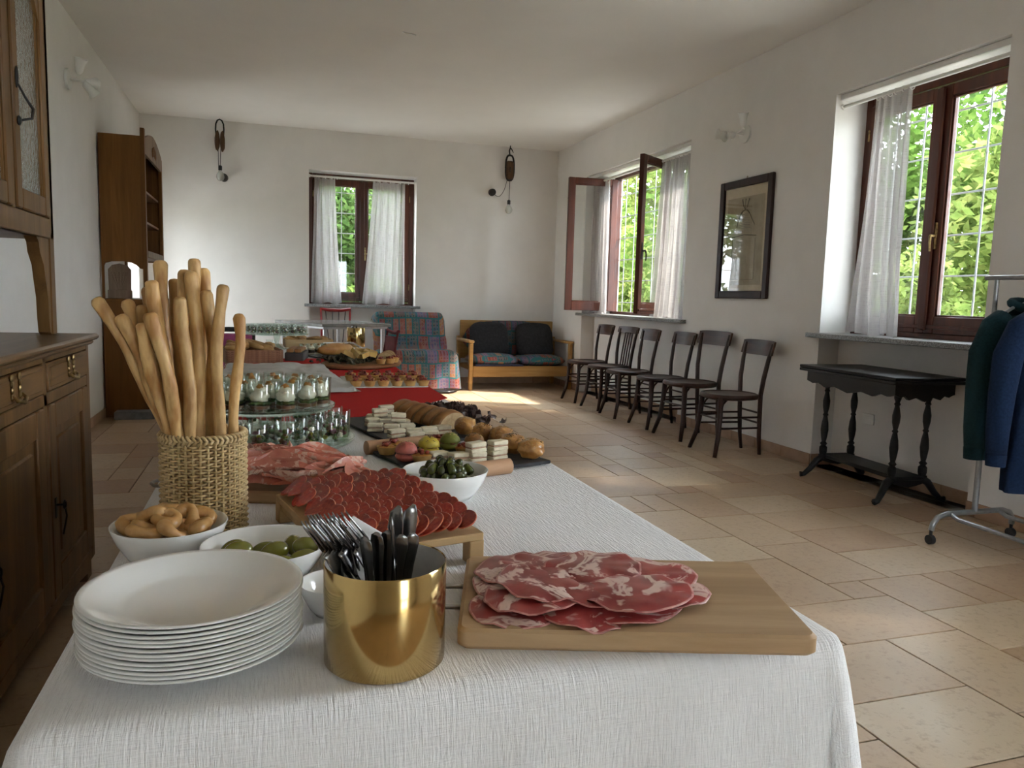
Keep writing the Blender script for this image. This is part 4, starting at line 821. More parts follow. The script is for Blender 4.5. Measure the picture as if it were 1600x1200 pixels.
# ---- table with pale top behind the buffet and the chairs around it
m_marble = mat('pale_marble', (0.27, 0.265, 0.255), (0.19, 0.187, 0.18), 7, 0.22, detail=6, dist=1.5); m_chrome = mat('white_tube', (0.55, 0.55, 0.57), (0.5, 0.5, 0.52), 30, 0.3, 0.5)
bt = thing('marble_table', 'pale marble topped table on white legs behind the buffet', 'table', (0.56, 8.30, 0), math.radians(24))
MB().box(0, 0.86, 0, 1.15, 0.815, 0.85, 0.006).obj('table_top', m_marble, bt)
MB().box(0.03, 0.83, 0.03, 1.12, 0.79, 0.816, 0.004).obj('rail', m_chrome, bt)
for x in (0.05, 0.77):
    for y in (0.05, 1.06): MB().box(x, x+0.04, y, y+0.04, 0, 0.80, 0.006).obj('leg', m_chrome, bt)
m_redc = mat('red_lacquer', (0.30, 0.015, 0.018), (0.22, 0.01, 0.012), 30, 0.4)
def simple_chair(name, label, loc, rz, mt_, H=1.0, sw=0.40, seatm=None, spind=True):
    t = thing(name, label, 'chair', loc, rz); h = sw/2      # faces -y, back at +y
    MB().box(-h, h, -h, h, 0.44, 0.475, 0.012).obj('seat', seatm or mt_, t)
    for s_ in (-1, 1):
        MB().cyl((s_*(h-0.03), -h+0.03, 0.45), (s_*h, -h+0.0, 0), 0.014, n=8).obj('leg', mt_, t)
        MB().tube([(s_*h, h+0.02, 0), (s_*(h-0.02), h-0.02, 0.46), (s_*(h-0.01), h+0.04, H)], [0.013, 0.015, 0.012], 8).obj('back_post', mt_, t)
    MB().tube([(-h+0.0, h+0.04, H-0.005), (-h*0.4, h+0.055, H-0.025), (h*0.4, h+0.055, H-0.025), (h, h+0.04, H-0.005)], [0.018, 0.02, 0.02, 0.018], 8).obj('top_rail', mt_, t)
    if spind:
        for k in range(4):
            x = (-0.6+0.4*k)*h; MB().cyl((x*0.7, h-0.01, 0.475), (x*1.1, h+0.05, H-0.02), 0.006, n=6).obj('spindle', m_iron, t)
    else: MB().box(-h+0.02, h-0.02, h+0.005, h+0.03, H-0.36, H-0.06, 0.01).obj('back_panel', seatm or mt_, t)
    return t
simple_chair('red_chair', 'red metal chair with thin spindles under the far window', (0.84, 9.75, 0), PI+PI, m_redc, 0.985, 0.38)
simple_chair('red_chair', 'dark red chair pushed against the marble table beside the armchair', (1.07, 8.12, 0), math.radians(-80), mat('dark_red_vinyl', (0.12, 0.008, 0.012), (0.09, 0.006, 0.009), 20, 0.8), 0.80, 0.36, None, False)
simple_chair('black_chair', 'black chair behind the breadsticks at the end of the buffet', (-0.30, 7.05, 0), math.radians(180), m_blackp, 0.875, 0.42, mat('pink_fabric', (0.42, 0.09, 0.22), (0.33, 0.06, 0.17), 20, 0.85), False)
# ================================================================== BUFFET TABLE
TZ = 0.762; TX0, TX1, TY0, TY1 = -0.232, 0.70, 0.735, 6.38
def linen_mat(name, col, slub=True):
    m, nt, b = new_mat(name)
    wv = noisetex(nt, coords(nt, (330, 30, 30)), 1, 3, 0.6); wh = noisetex(nt, coords(nt, (40, 420, 420)), 1, 2, 0.6)
    ad = nt.nodes.new('ShaderNodeMath'); ad.operation = 'MULTIPLY_ADD'; ad.inputs[1].default_value = 0.35; nt.links.new(wh, ad.inputs[0]); nt.links.new(wv, ad.inputs[2])
    c = ramp(nt, ad.outputs[0], ((0.45, tuple(x*0.92 for x in col)), (0.8, col))); nt.links.new(c, b.inputs['Base Color'])
    b.inputs['Roughness'].default_value = 0.95; b.inputs['Specular IOR Level'].default_value = 0.15; b.inputs['Sheen Weight'].default_value = 0.15
    bump(nt, b, ad.outputs[0], 0.85, 0.004); return m
m_cloth = linen_mat('white_linen', (0.80, 0.79, 0.785))
tb = thing('buffet_table', 'long trestle table under the white tablecloth', 'table', (0.24, 3.55, 0))
MB().box(-0.44, 0.44, -2.79, 2.80, 0.725, TZ-0.012, 0.004).obj('table_top', m_pine, tb)
for y in (-2.6, 0, 2.6):
    for x in (-0.36, 0.36): MB().box(x-0.025, x+0.025, y-0.025, y+0.025, 0, 0.726, 0.004).obj('leg', m_pine, tb)
def cloth():
    m = MB(); cr_ = 0.03; pts = []
    def arc(cx_, cy_, a0): return [(cx_+cr_*math.cos(a0+PI/2*k/6), cy_+cr_*math.sin(a0+PI/2*k/6), math.cos(a0+PI/2*k/6), math.sin(a0+PI/2*k/6)) for k in range(7)]
    def seg(p, q, n, nx, ny): return [(p[0]+(q[0]-p[0])*k/n, p[1]+(q[1]-p[1])*k/n, nx, ny) for k in range(1, n)]
    x0, x1, y0, y1 = TX0, TX1, TY0, TY1
    pts += arc(x0+cr_, y0+cr_, PI) + seg((x0+cr_, y0), (x1-cr_, y0), 90, 0, -1) + arc(x1-cr_, y0+cr_, -PI/2) + seg((x1, y0+cr_), (x1, y1-cr_), 260, 1, 0) + arc(x1-cr_, y1-cr_, 0) + seg((x1-cr_, y1), (x0+cr_, y1), 60, 0, 1) + arc(x0+cr_, y1-cr_, PI/2) + seg((x0, y1-cr_), (x0, y0+cr_), 260, -1, 0)
    prof = [(-0.03, 0.0), (-0.018, -0.002), (-0.008, -0.008), (-0.002, -0.018), (0.002, -0.032), (0.005, -0.06), (0.008, -0.12), (0.010, -0.22), (0.011, -0.34), (0.012, -0.46), (0.012, -0.55)]
    n = len(pts); vs = []
    for o, dz in prof:
        for k, (x, y, nx, ny) in enumerate(pts):
            dd = max(0, -dz-0.03); corner = 1.0 if nx*ny != 0 else 0.0
            s = x*1.0+y*1.0
            w_ = 0.042*min(1, dd*2.4)*(noise.noise(Vector((x*7.5, y*6.5, dz*0.5)))*1.1 + 0.30*math.sin(s*38+2*noise.noise(Vector((x*3, y*3, 1))))) + 0.075*corner*min(1, dd*2.2)
            vs.append((x+nx*(o+w_), y+ny*(o+w_), TZ+dz))
    fs = [(i*n+k, (i+1)*n+k, (i+1)*n+(k+1) % n, i*n+(k+1) % n) for i in range(len(prof)-1) for k in range(n)]
    fs.append(tuple(range(n)))
    m.add(vs, fs); return m
tag(cloth().obj('tablecloth', m_cloth, None, smooth=180), 'white woven tablecloth draped over the long buffet table', 'tablecloth')
m_redcl = mat('red_cloth', (0.50, 0.018, 0.018), (0.42, 0.014, 0.014), 200, 0.9, bmp=0.25, spec=0.15, sss=0)
rp = [(0.695, 2.99), (0.700, 4.9), (-0.215, 4.9), (-0.215, 2.60), (0.10, 2.48), (0.40, 2.60)]
tag(MB().prism(rp, TZ+0.0003, TZ+0.0025, 'z').obj('red_cloth', m_redcl, smooth=0), 'plain red cloth laid across the middle of the buffet', 'cloth')
def rrect(w, d, r, n=5, x0=0.0, y0=0.0):
    out = []
    for cx_, cy_, a0 in ((x0+w-r, y0+r, -PI/2), (x0+w-r, y0+d-r, 0), (x0+r, y0+d-r, PI/2), (x0+r, y0+r, PI)):
        out += [(cx_+r*math.cos(a0+PI/2*k/n), cy_+r*math.sin(a0+PI/2*k/n)) for k in range(n+1)]
    return out
def slab(mb, poly, z0, z1, b=0.003):
    n = len(poly); cx_ = sum(p[0] for p in poly)/n; cy_ = sum(p[1] for p in poly)/n
    def ins(p): 
        v = Vector((p[0]-cx_, p[1]-cy_)); L = v.length; return (cx_+v.x*(L-b*1.3)/L, cy_+v.y*(L-b*1.3)/L)
    rings = [[(*ins(p), z0) for p in poly], [(*p, z0+b) for p in poly], [(*p, z1-b) for p in poly], [(*ins(p), z1) for p in poly]]
    vs = [q for r in rings for q in r]; fs = [tuple(range(n))[::-1], tuple(range(3*n, 4*n))]
    for i in range(3): fs += [(i*n+k, i*n+(k+1) % n, (i+1)*n+(k+1) % n, (i+1)*n+k) for k in range(n)]
    return mb.add(vs, fs)
# ---- plates
ORD = 'first second third fourth fifth sixth seventh eighth ninth tenth eleventh twelfth thirteenth fourteenth fifteenth sixteenth seventeenth eighteenth nineteenth twentieth'.split()
m_porc = mat('white_porcelain', (0.80, 0.80, 0.77), (0.785, 0.785, 0.755), 3, 0.12, coat=0.3)
pp_ = [(0.0, 0.002), (0.062, 0.002), (0.064, 0.0), (0.068, 0.0), (0.072, 0.004), (0.095, 0.0125), (0.112, 0.0205), (0.1165, 0.0225), (0.1175, 0.0238), (0.1165, 0.0248), (0.110, 0.0235), (0.094, 0.0160), (0.078, 0.0085), (0.070, 0.0062), (0.0, 0.0055)]
pm_ = MB().lathe(pp_, 64).mesh('plate', m_porc, 180)
R = rnd(2); NP = 13; pitch_ = 0.0047
for k in range(NP):
    o = link('plate', pm_, None, (-0.080+R.uniform(-0.0012, 0.0012), 0.890+R.uniform(-0.0012, 0.0012), TZ+0.0005+pitch_*k), (0, 0, R.uniform(0, 6)))
    tag(o, 'topmost white plate of the stack at the table corner' if k == NP-1 else ('lowest white plate of the stack, lying on the tablecloth' if k == 0 else '%s plate up from the tablecloth in the white stack' % ORD[k]), 'plate', 'stack of white plates')
# ---- gold cutlery cups
m_gold = mat('polished_gold', (0.56, 0.40, 0.17), (0.52, 0.37, 0.15), 6, 0.13, 1.0, bmp=0.015, bscale=25); m_ssteel = mat('brushed_steel', (0.66, 0.65, 0.62), (0.58, 0.57, 0.55), 50, 0.5, 0.6); m_cut = mat('cutlery_steel', (0.24, 0.235, 0.23), (0.15, 0.148, 0.145), 14, 0.24, 1.0)
def gold_cup(loc, lab):
    t = thing('cutlery_cup', lab, 'cup', loc)
    MB().lathe([(0.0, 0.0), (0.063, 0.0), (0.066, 0.003), (0.0665, 0.113), (0.0655, 0.1145), (0.0647, 0.113)], 72, caps=False).obj('cup_body', m_gold, t, smooth=60)
    MB().lathe([(0.0646, 0.113), (0.064, 0.01), (0.0, 0.009)], 72, caps=False).obj('liner', m_ssteel, t, smooth=60); return t
gold_cup((0.125, 0.827, TZ+0.0003), 'shiny gold cup holding cutlery at the front of the table').scale = (1.02, 1.02, 1.0)
def fork_mesh():
    m = MB(); m.tube([(0, 0, 0), (0, 0, 0.06), (0, 0, 0.10)], [0.006, 0.0045, 0.003], 8, flat=0.35)
    m.tube([(0, 0, 0.10), (0, 0.001, 0.115), (0, 0.004, 0.13), (0, 0.003, 0.138)], [0.003, 0.008, 0.0115, 0.012], 10, flat=0.2)
    for k in range(4): x = (k-1.5)*0.0063; m.tube([(x, 0.003, 0.136), (x, 0.000, 0.152), (x*0.96, -0.004, 0.172), (x*0.95, -0.004, 0.18)], [0.0024, 0.0022, 0.0017, 0.0008], 6, flat=0.6)
    return m.mesh('fork', m_cut, 180)
def handle_mesh(L=0.15, w_=0.009):
    m = MB(); m.tube([(0, 0, 0), (0, 0, 0.03), (0, 0, L*0.7), (0, 0, L*0.9), (0, 0, L*0.97), (0, 0, L)], [0.005, 0.005, 0.0065, w_, w_*0.8, w_*0.25], 12, flat=0.28); return m
def spoon_mesh():
    m = MB(); m.tube([(0, 0, 0), (0, 0, 0.1), (0, 0, 0.118)], [0.006, 0.004, 0.003], 8, flat=0.35)
    m.tube([(0, 0, 0.115), (0, 0.002, 0.125), (0, 0.004, 0.14), (0, 0.003, 0.158), (0, 0, 0.168)], [0.003, 0.007, 0.0095, 0.008, 0.002], 12, flat=0.25); return m.mesh('spoon', m_cut, 180)
fm, sm_, hm = fork_mesh(), spoon_mesh(), handle_mesh().mesh('knife', m_cut, 180)
def stick(me, name, base, tip, twist, lab, grp, cat):
    base, tip = Vector(base), Vector(tip); q = (tip-base).to_track_quat('Z', 'Y'); q = q @ Matrix.Rotation(twist, 3, 'Z').to_quaternion()
    o = link(name, me, None, base, q.to_euler()); return tag(o, lab, cat, grp)
cx_, cy_ = 0.125, 0.827; zb = TZ+0.014
for k in range(6):      # forks fanned over the rim on the plate side
    a = (k/5.0); tip = (cx_-0.078+0.010*k, cy_-0.028+0.004*k+0.016*(k % 2), TZ+0.163-0.006*k); base = (cx_-0.006+0.009*k, cy_-0.010+0.004*k, zb)
    stick(fm, 'fork', base, tip, 0.5+0.1*k, 'steel fork fanned out in the gold cup, %s from the plates' % ORD[k], 'forks in the gold cup', 'fork')
for k in range(5):
    x = cx_-0.024+0.0115*k; tip = (x, cy_-0.030+0.004*(k % 3), TZ+0.126+0.005*(k % 2)); base = (cx_-0.010+0.007*k, cy_+0.008+0.002*k, zb)
    stick(hm, 'knife', base, tip, 1.1+0.12*k, 'steel knife standing handle up in the gold cup, %s from the forks' % ORD[k], 'knives in the gold cup', 'knife')
stick(sm_, 'spoon', (cx_+0.012, cy_+0.01, zb), (cx_+0.012, cy_-0.014, TZ+0.160), 1.0, 'steel spoon standing bowl up in the middle of the gold cup', 'spoons in the gold cup', 'spoon')
stick(sm_, 'spoon', (cx_+0.018, cy_+0.012, zb), (cx_+0.028, cy_-0.012, TZ+0.168), 1.2, 'tallest steel spoon, at the meat board side of the gold cup', 'spoons in the gold cup', 'spoon')
stick(sm_, 'spoon', (cx_+0.015, cy_-0.002, zb), (cx_+0.004, cy_-0.032, TZ+0.125), 0.2, 'steel spoon sunk low among the knives of the gold cup', 'spoons in the gold cup', 'spoon')
m_paper = mat('paper_napkin', (0.82, 0.82, 0.79), (0.78, 0.78, 0.75), 150, 0.9, bmp=0.3)
nm = MB(); nm.M = T(cx_-0.026, cy_+0.006, TZ+0.125) @ Matrix.Rotation(0.35, 4, 'Z') @ Matrix.Rotation(-0.25, 4, 'X') @ Matrix.Rotation(PI/4-0.15, 4, 'Y')
nm.box(-0.028, 0.028, -0.0012, 0.0012, -0.028, 0.028, 0.0008); nm.box(-0.0275, 0.0275, 0.0014, 0.003, -0.0275, 0.0275, 0.0006); tag(nm.obj('paper_napkin', m_paper), 'folded white paper napkin tucked among the cutlery', 'napkin')
# ---- bowls
def bowl(loc, rt, rb, h, lab, th=0.0035):
    pr_ = [(0, 0.003), (rb-0.006, 0.003), (rb-0.004, 0.0), (rb, 0.0), (rb+(rt-rb)*0.35, h*0.22), (rb+(rt-rb)*0.75, h*0.62), (rt-0.001, h-0.001), (rt-0.0018, h), (rt-th, h-0.001), (rb+(rt-rb)*0.72-th, h*0.62), (rb+(rt-rb)*0.3-th, h*0.25), (rb*0.8, 0.008), (0, 0.006)]
    return tag(MB().lathe(pr_, 56).obj('bowl', m_porc, None, loc, smooth=180), lab, 'bowl')
bowl((-0.140, 1.212, TZ), 0.083, 0.045, 0.062, 'white bowl filled with knotted crackers')
bowl((-0.004, 1.095, TZ), 0.087, 0.045, 0.058, 'white bowl with large green olives behind the plates')
bowl((0.347, 1.499, TZ), 0.089, 0.054, 0.058, 'white bowl of small pickled gherkins beside the slate board')
bowl((0.082, 0.968, TZ), 0.047, 0.026, 0.042, 'small white dish half hidden behind the gold cup')
m_tar = mat('tarallo_crust', (0.50, 0.29, 0.105), (0.38, 0.19, 0.055), 45, 0.42, bmp=0.25, coat=0.15)
def tarallo(seed):
    R_ = rnd(seed); m = MB(); pts = []; n = 16
    for k in range(n+1):
        a = -0.4+k/n*(2*PI+0.35); r = 0.0125+0.0015*math.sin(3*a); pts.append((r*1.25*math.cos(a), r*math.sin(a), 0.006*(k/n-0.5)*1.6))
    m.tube(pts, [0.0094+0.0016*math.sin(k*0.8+seed)+(0 if 1 < k < n-1 else -0.003) for k in range(n+1)], 10); return m.mesh('tarallo', m_tar, 180)
tms = [tarallo(k) for k in range(3)]; R = rnd(12)
for lay, (z, rr, n) in enumerate(((TZ+0.030, 0.024, 5), (TZ+0.046, 0.043, 8), (TZ+0.060, 0.049, 8), (TZ+0.070, 0.022, 4))):
    for k in range(n):
        a = 2*PI*k/n+lay*0.5+R.uniform(-0.15, 0.15); r = rr*R.uniform(0.85, 1.05)
        o = link('tarallo', tms[k % 3], None, (-0.140+r*math.cos(a), 1.212+r*math.sin(a), z+R.uniform(-0.002, 0.003)), (R.uniform(-0.7, 0.7), R.uniform(-0.7, 0.7), R.uniform(0, 6)))
        tag(o, 'golden knotted cracker in the white bowl beside the wicker basket', 'cracker', 'knotted crackers in the bowl')
m_olive = mat('green_olive', (0.22, 0.22, 0.028), (0.15, 0.15, 0.018), 25, 0.2, coat=0.4, vary=0.25)
om = [MB().blob((0, 0, 0), (0.0205, 0.0138, 0.0138), k, 0.05, 1.5, 16, 12).mesh('olive', m_olive, 180) for k in range(2)]
for k, (x, y, z, a) in enumerate(((-0.032, 0.0, 0.044, 0.1), (0.012, -0.004, 0.041, 0.5), (0.050, 0.002, 0.043, -0.3), (-0.02, -0.030, 0.031, 0.8), (0.022, -0.036, 0.032, -0.5), (0.046, -0.028, 0.036, 0.4), (0.0, 0.03, 0.03, 0.2), (-0.04, 0.028, 0.036, 1.0), (0.036, 0.033, 0.035, 2.0), (0.0, -0.012, 0.022, 1.5), (-0.046, -0.022, 0.035, 1.2))):
    tag(link('olive', om[k % 2], None, (-0.004+x*1.1, 1.095+y*1.1, TZ+z+0.004), (0, -0.15, a-0.3)), 'large green olive in the white bowl behind the plates', 'olive', 'large olives in the bowl')
m_gherk = mat('gherkin_skin', (0.075, 0.085, 0.012), (0.035, 0.045, 0.006), 30, 0.25, coat=0.3, vary=0.4)
gm = [MB().tube([(-0.012, 0, 0), (-0.009, 0, 0), (0.009, 0, 0.0), (0.012, 0, 0)], [0.006, 0.0092, 0.0092, 0.006], 10).mesh('gherkin', m_gherk, 60), MB().blob((0, 0, 0), (0.0135, 0.0095, 0.0095), 2, 0.1, 2, 12, 8).mesh('gherkin', m_gherk, 180)]
R = rnd(7)
for lay, (z, rr, n) in enumerate(((0.036, 0.05, 13), (0.05, 0.052, 15), (0.062, 0.036, 11), (0.070, 0.014, 4))):
    for k in range(n):
        a = 2*PI*k/n+lay*0.7; r = rr*R.uniform(0.6, 1.1)
        tag(link('gherkin', gm[k % 2], None, (0.347+r*math.cos(a), 1.499+r*math.sin(a), TZ+z+R.uniform(-0.003, 0.003)), (R.uniform(-0.5, 0.5), R.uniform(-1.2, 1.2), R.uniform(0, 6))), 'small dark green gherkin in the white bowl by the slate board', 'gherkin', 'gherkins in the bowl')
# ---- wooden boards with metal handles
m_board = wood('acacia_board', (0.36, 0.225, 0.115), (0.53, 0.375, 0.22), 0, 0.5, 8)
m_wire = mat('handle_wire', (0.40, 0.39, 0.37), (0.33, 0.32, 0.30), 30, 0.3, 1.0)
def meat_board(loc, rz, L, Wd, lab):
    t = thing('cutting_board', lab, 'board', loc, rz); slab(MB(), rrect(L, Wd, 0.012), 0, 0.025, 0.004).obj('board', m_board, t, smooth=30)
    c = Wd/2; MB().tube([(0.01, c-0.035, 0.0125), (-0.03, c-0.035, 0.0125), (-0.055, c-0.03, 0.0125), (-0.07, c-0.012, 0.0125), (-0.072, c, 0.0125), (-0.07, c+0.012, 0.0125), (-0.055, c+0.03, 0.0125), (-0.03, c+0.035, 0.0125), (0.01, c+0.035, 0.0125)], 0.0035, 8).obj('wire_handle', m_wire, t, smooth=180); return t
A1 = math.radians(-17); cb_loc = (0.208, 0.824, TZ+0.0003)
meat_board(cb_loc, A1, 0.425, 0.256, 'acacia wood board with marbled ham slices at the table corner')
A2 = math.radians(-17); pb_loc = (-0.185, 1.568, TZ+0.0003)
meat_board(pb_loc, A2, 0.40, 0.20, 'wooden board under the heap of cured ham behind the wicker basket')
def on_board(loc, ang, u, v, z): return (loc[0]+u*math.cos(ang)-v*math.sin(ang), loc[1]+u*math.sin(ang)+v*math.cos(ang), loc[2]+z)
def meat_mat(name, red, deep, fat, scale, thr=0.56, rough=0.32, seam=True):
    m, nt, b = new_mat(name); v = coords(nt); oi = nt.nodes.new('ShaderNodeObjectInfo')
    ad = nt.nodes.new('ShaderNodeVectorMath'); ad.operation = 'ADD'; sc = nt.nodes.new('ShaderNodeVectorMath'); sc.operation = 'SCALE'; sc.inputs[0].default_value = (9, 5, 7)
    nt.links.new(oi.outputs['Random'], sc.inputs['Scale']); nt.links.new(v, ad.inputs[0]); nt.links.new(sc.outputs[0], ad.inputs[1]); vv = ad.outputs[0]
    base = ramp(nt, noisetex(nt, vv, scale*1.6, 3), ((0.3, deep), (0.7, red)))
    f1 = noisetex(nt, vv, scale*0.9, 4, 0.6, 1.0)
    fa = ramp(nt, f1, ((thr-0.035, (0, 0, 0)), (thr-0.005, (0.8, 0.8, 0.8)), (thr+0.045, (0.9, 0.9, 0.9)), (thr+0.075, (0.1, 0.1, 0.1)))) if seam else ramp(nt, f1, ((thr, (0, 0, 0)), (thr+0.06, (0.9, 0.9, 0.9))))
    if seam: fa = mixc(nt, 1.0, fa, ramp(nt, noisetex(nt, vv, scale*1.15, 3, 0.55, 0.6), ((0.60, (0, 0, 0)), (0.66, (0.85, 0.85, 0.85)))), 'LIGHTEN')
    hv = nt.nodes.new('ShaderNodeHueSaturation'); mr = nt.nodes.new('ShaderNodeMapRange'); nt.links.new(oi.outputs['Random'], mr.inputs[0]); mr.inputs[3].default_value = 0.72; mr.inputs[4].default_value = 1.35
    nt.links.new(mr.outputs[0], hv.inputs['Value']); nt.links.new(base, hv.inputs['Color']); base = hv.outputs[0]
    c = mixc(nt, fa, base, fat); nt.links.new(c, b.inputs['Base Color']); b.inputs['Roughness'].default_value = rough; b.inputs['Subsurface Weight'].default_value = 0.15; b.inputs['Subsurface Scale'].default_value = 0.004; b.inputs['Subsurface Radius'].default_value = (1, 0.3, 0.2)
    bump(nt, b, f1, 0.2, 0.003); return m
m_coppa = meat_mat('coppa_meat', (0.37, 0.060, 0.052), (0.23, 0.024, 0.028), (0.74, 0.56, 0.50), 17, 0.55)
def slice_mesh(seed, r=0.062, wav=0.0040, nr=8, na=44):
    off = Vector((seed*4.1, seed*1.7, 0)); vs = []; fs = []; fr_ = []
    def P(i, k, top):
        q = (1.0 if i == nr else 0.955*i/(nr-1)); a = 2*PI*k/na; rr = r*q*(1+0.10*noise.noise(Vector((math.cos(a)*1.2, math.sin(a)*1.2, seed))))*(1.0+0.12*math.cos(2*a))
        x, y = rr*math.cos(a), rr*math.sin(a); z = wav*(noise.noise(Vector((x*30, y*30, 0))+off)*1.0*q + 0.5*q**3*math.sin(7*a+seed+2*math.sin(2*a)))-0.0045*q*q; return (x, y, z+(0.0007 if top else 0))
    for top in (0, 1):
        vs.append((0, 0, 0.0007*top))
        for i in range(1, nr+1):
            for k in range(na): vs.append(P(i, k, top))
    h = 1+nr*na
    for top in (0, 1):
        o = top*h
        for k in range(na): fs.append((o, o+1+k, o+1+(k+1) % na) if top else (o, o+1+(k+1) % na, o+1+k))
        for i in range(nr-1):
            for k in range(na):
                f = (o+1+i*na+k, o+1+(i+1)*na+k, o+1+(i+1)*na+(k+1) % na, o+1+i*na+(k+1) % na); (fr_ if i == nr-2 else fs).append(f if top else f[::-1])
    e = 1+(nr-1)*na; fr_ += [(e+k, e+(k+1) % na, h+e+(k+1) % na, h+e+k) for k in range(na)]
    m = MB(); m.add(vs, fs); m.f += fr_; m.mi += [1]*len(fr_); return m
m_fatrim = mat('fat_rim', (0.58, 0.30, 0.26), (0.36, 0.10, 0.10), 70, 0.35)
csm = [slice_mesh(k).mesh('ham_slice', [m_coppa, m_fatrim], 180) for k in range(4)]; R = rnd(21)
lay = [(0.065, 0.06), (0.14, 0.055), (0.205, 0.062), (0.06, 0.12), (0.12, 0.11), (0.19, 0.12), (0.245, 0.10), (0.07, 0.175), (0.13, 0.18), (0.19, 0.175), (0.235, 0.15), (0.09, 0.075), (0.16, 0.09), (0.105, 0.165), (0.165, 0.165), (0.10, 0.11), (0.215, 0.075), (0.17, 0.155)]
for k, (u, v) in enumerate(lay):
    z = 0.0300+0.0009*k; p = on_board(cb_loc, A1, u+0.008, v+0.008, z+0.002)
    o = link('ham_slice', csm[k % 4], None, p, (R.uniform(-0.05, 0.05), R.uniform(-0.05, 0.05), R.uniform(0, 6)), (R.uniform(0.95, 1.12),)*2+(1,))
    tag(o, {17: 'marbled ham slice on top of the pile, towards its far side', 16: 'marbled ham slice on top at the bare end of the acacia board', 15: 'broad marbled ham slice on top near the middle of the pile'}.get(k, 'marbled red and white ham slice low in the pile on the acacia board'), 'ham slice', 'marbled ham slices on the board')
# ---- heap of prosciutto
m_pros = meat_mat('prosciutto_meat', (0.52, 0.20, 0.135), (0.42, 0.125, 0.085), (0.66, 0.46, 0.36), 34, 0.60, 0.38)
def heap_z(u, v):
    a = max(0.0, 1-((u-0.20)/0.21)**2); c = max(0.0, 1-((v-0.095)/0.115)**2)
    return 0.040*(a*c)**0.6 + 0.012*noise.noise(Vector((u*22, v*22, 3)))*a*c
R = rnd(31)
for k in range(26):
    uc = 0.06+0.28*((k*0.618+0.1) % 1); vc = 0.022+0.125*((k*0.381+0.13*(k % 3)) % 1); vc = 0.016 if k % 4 == 1 else vc; ra = (R.uniform(-0.25, 0.25) if k % 4 == 1 else R.uniform(-0.9, 0.9)+(PI/2 if k % 4 == 0 else 0)); ph = [R.uniform(0, 6) for _ in range(5)]; Ls, Ws = R.uniform(0.10, 0.14), R.uniform(0.045, 0.06); nf = R.uniform(1.0, 1.7); lay_ = 0.0012*k
    def fn(s_, t_):
        x = (s_-0.5)*Ls+0.008*math.sin(t_*4+ph[0]); w2 = Ws*(0.65+0.35*math.sin(PI*min(1, max(0, s_)))+0.10*math.sin(s_*9+ph[1])); tt = t_*nf*2*PI+ph[2]+0.9*math.sin(s_*3+ph[3])
        y = (t_-0.5)*w2+0.007*math.sin(tt+1.3)+0.008*math.sin(s_*4+ph[4])
        u = uc+x*math.cos(ra)-y*math.sin(ra); v = vc+x*math.sin(ra)+y*math.cos(ra); v = min(0.205, max(-0.012, v)); u = min(0.41, max(0.005, u))
        z = 0.0268+lay_*0.6+heap_z(u, v)+0.010*(1+math.sin(tt))*(0.5+0.5*math.sin(PI*s_))
        return (x, y, z, u, v)
    m = MB(); vs_ = []
    def g(s_, t_):
        q = fn(s_, t_); p = on_board(pb_loc, A2, q[3], q[4], q[2]); return p
    m.grid(g, 36, 26); me_ = m.mesh('cured_ham_slice', m_pros, 180, recalc=False)
    tag(link('cured_ham_slice', me_, None), 'folded pink cured ham slice in the heap behind the wicker basket', 'ham slice', 'folded cured ham slices')
# ---- raised wooden stand with salami
AS = math.radians(13); ss_loc = (0.094, 1.048, TZ+0.0003)
m_pinel = wood('pale_pine', (0.42, 0.27, 0.125), (0.56, 0.39, 0.20), 0, 0.5, 9)
st_ = thing('serving_stand', 'low wooden stand covered with salami slices', 'stand', ss_loc, AS)
slab(MB(), rrect(0.23, 0.36, 0.004), 0.036, 0.048, 0.0015).obj('stand_top', m_pinel, st_, smooth=30)
for x in (0.0, 0.205):
    for y in (0.0, 0.335): MB().box(x, x+0.025, y, y+0.025, 0, 0.037, 0.0015).obj('leg', m_pinel, st_)
for x in (0.004, 0.216): MB().box(x, x+0.010, 0.025, 0.335, 0.022, 0.037, 0.0015).obj('rail', m_pinel, st_)
m_salami = meat_mat('salami_meat', (0.42, 0.048, 0.026), (0.24, 0.016, 0.015), (0.52, 0.19, 0.12), 95, 0.62, 0.25, False)
m_rind = mat('salami_rind', (0.52, 0.11, 0.03), (0.34, 0.045, 0.018), 40, 0.3)
def sal_mesh(seed):
    m = MB(); n = 22; vs = []; r0, r1, h = 0.028, 0.0175, 0.0024
    for z, q in ((0, 0.96), (h*0.3, 1), (h*0.7, 1), (h, 0.96)):
        for k in range(n): a = 2*PI*k/n; b_ = 0.004*math.cos(a)**2; vs.append((r0*q*math.cos(a), r1*q*math.sin(a), z+b_+0.0006*math.sin(3*a+seed)))
    m.add(vs, [tuple(range(n))[::-1], tuple(range(3*n, 4*n))]); m.cur = 1
    m.add(vs, [(i*n+k, i*n+(k+1) % n, (i+1)*n+(k+1) % n, (i+1)*n+k) for i in range(3) for k in range(n)])
    me = m.mesh('salami_slice', [m_salami, m_rind], 60, recalc=False); return me
sms = [sal_mesh(k) for k in range(3)]; R = rnd(41)
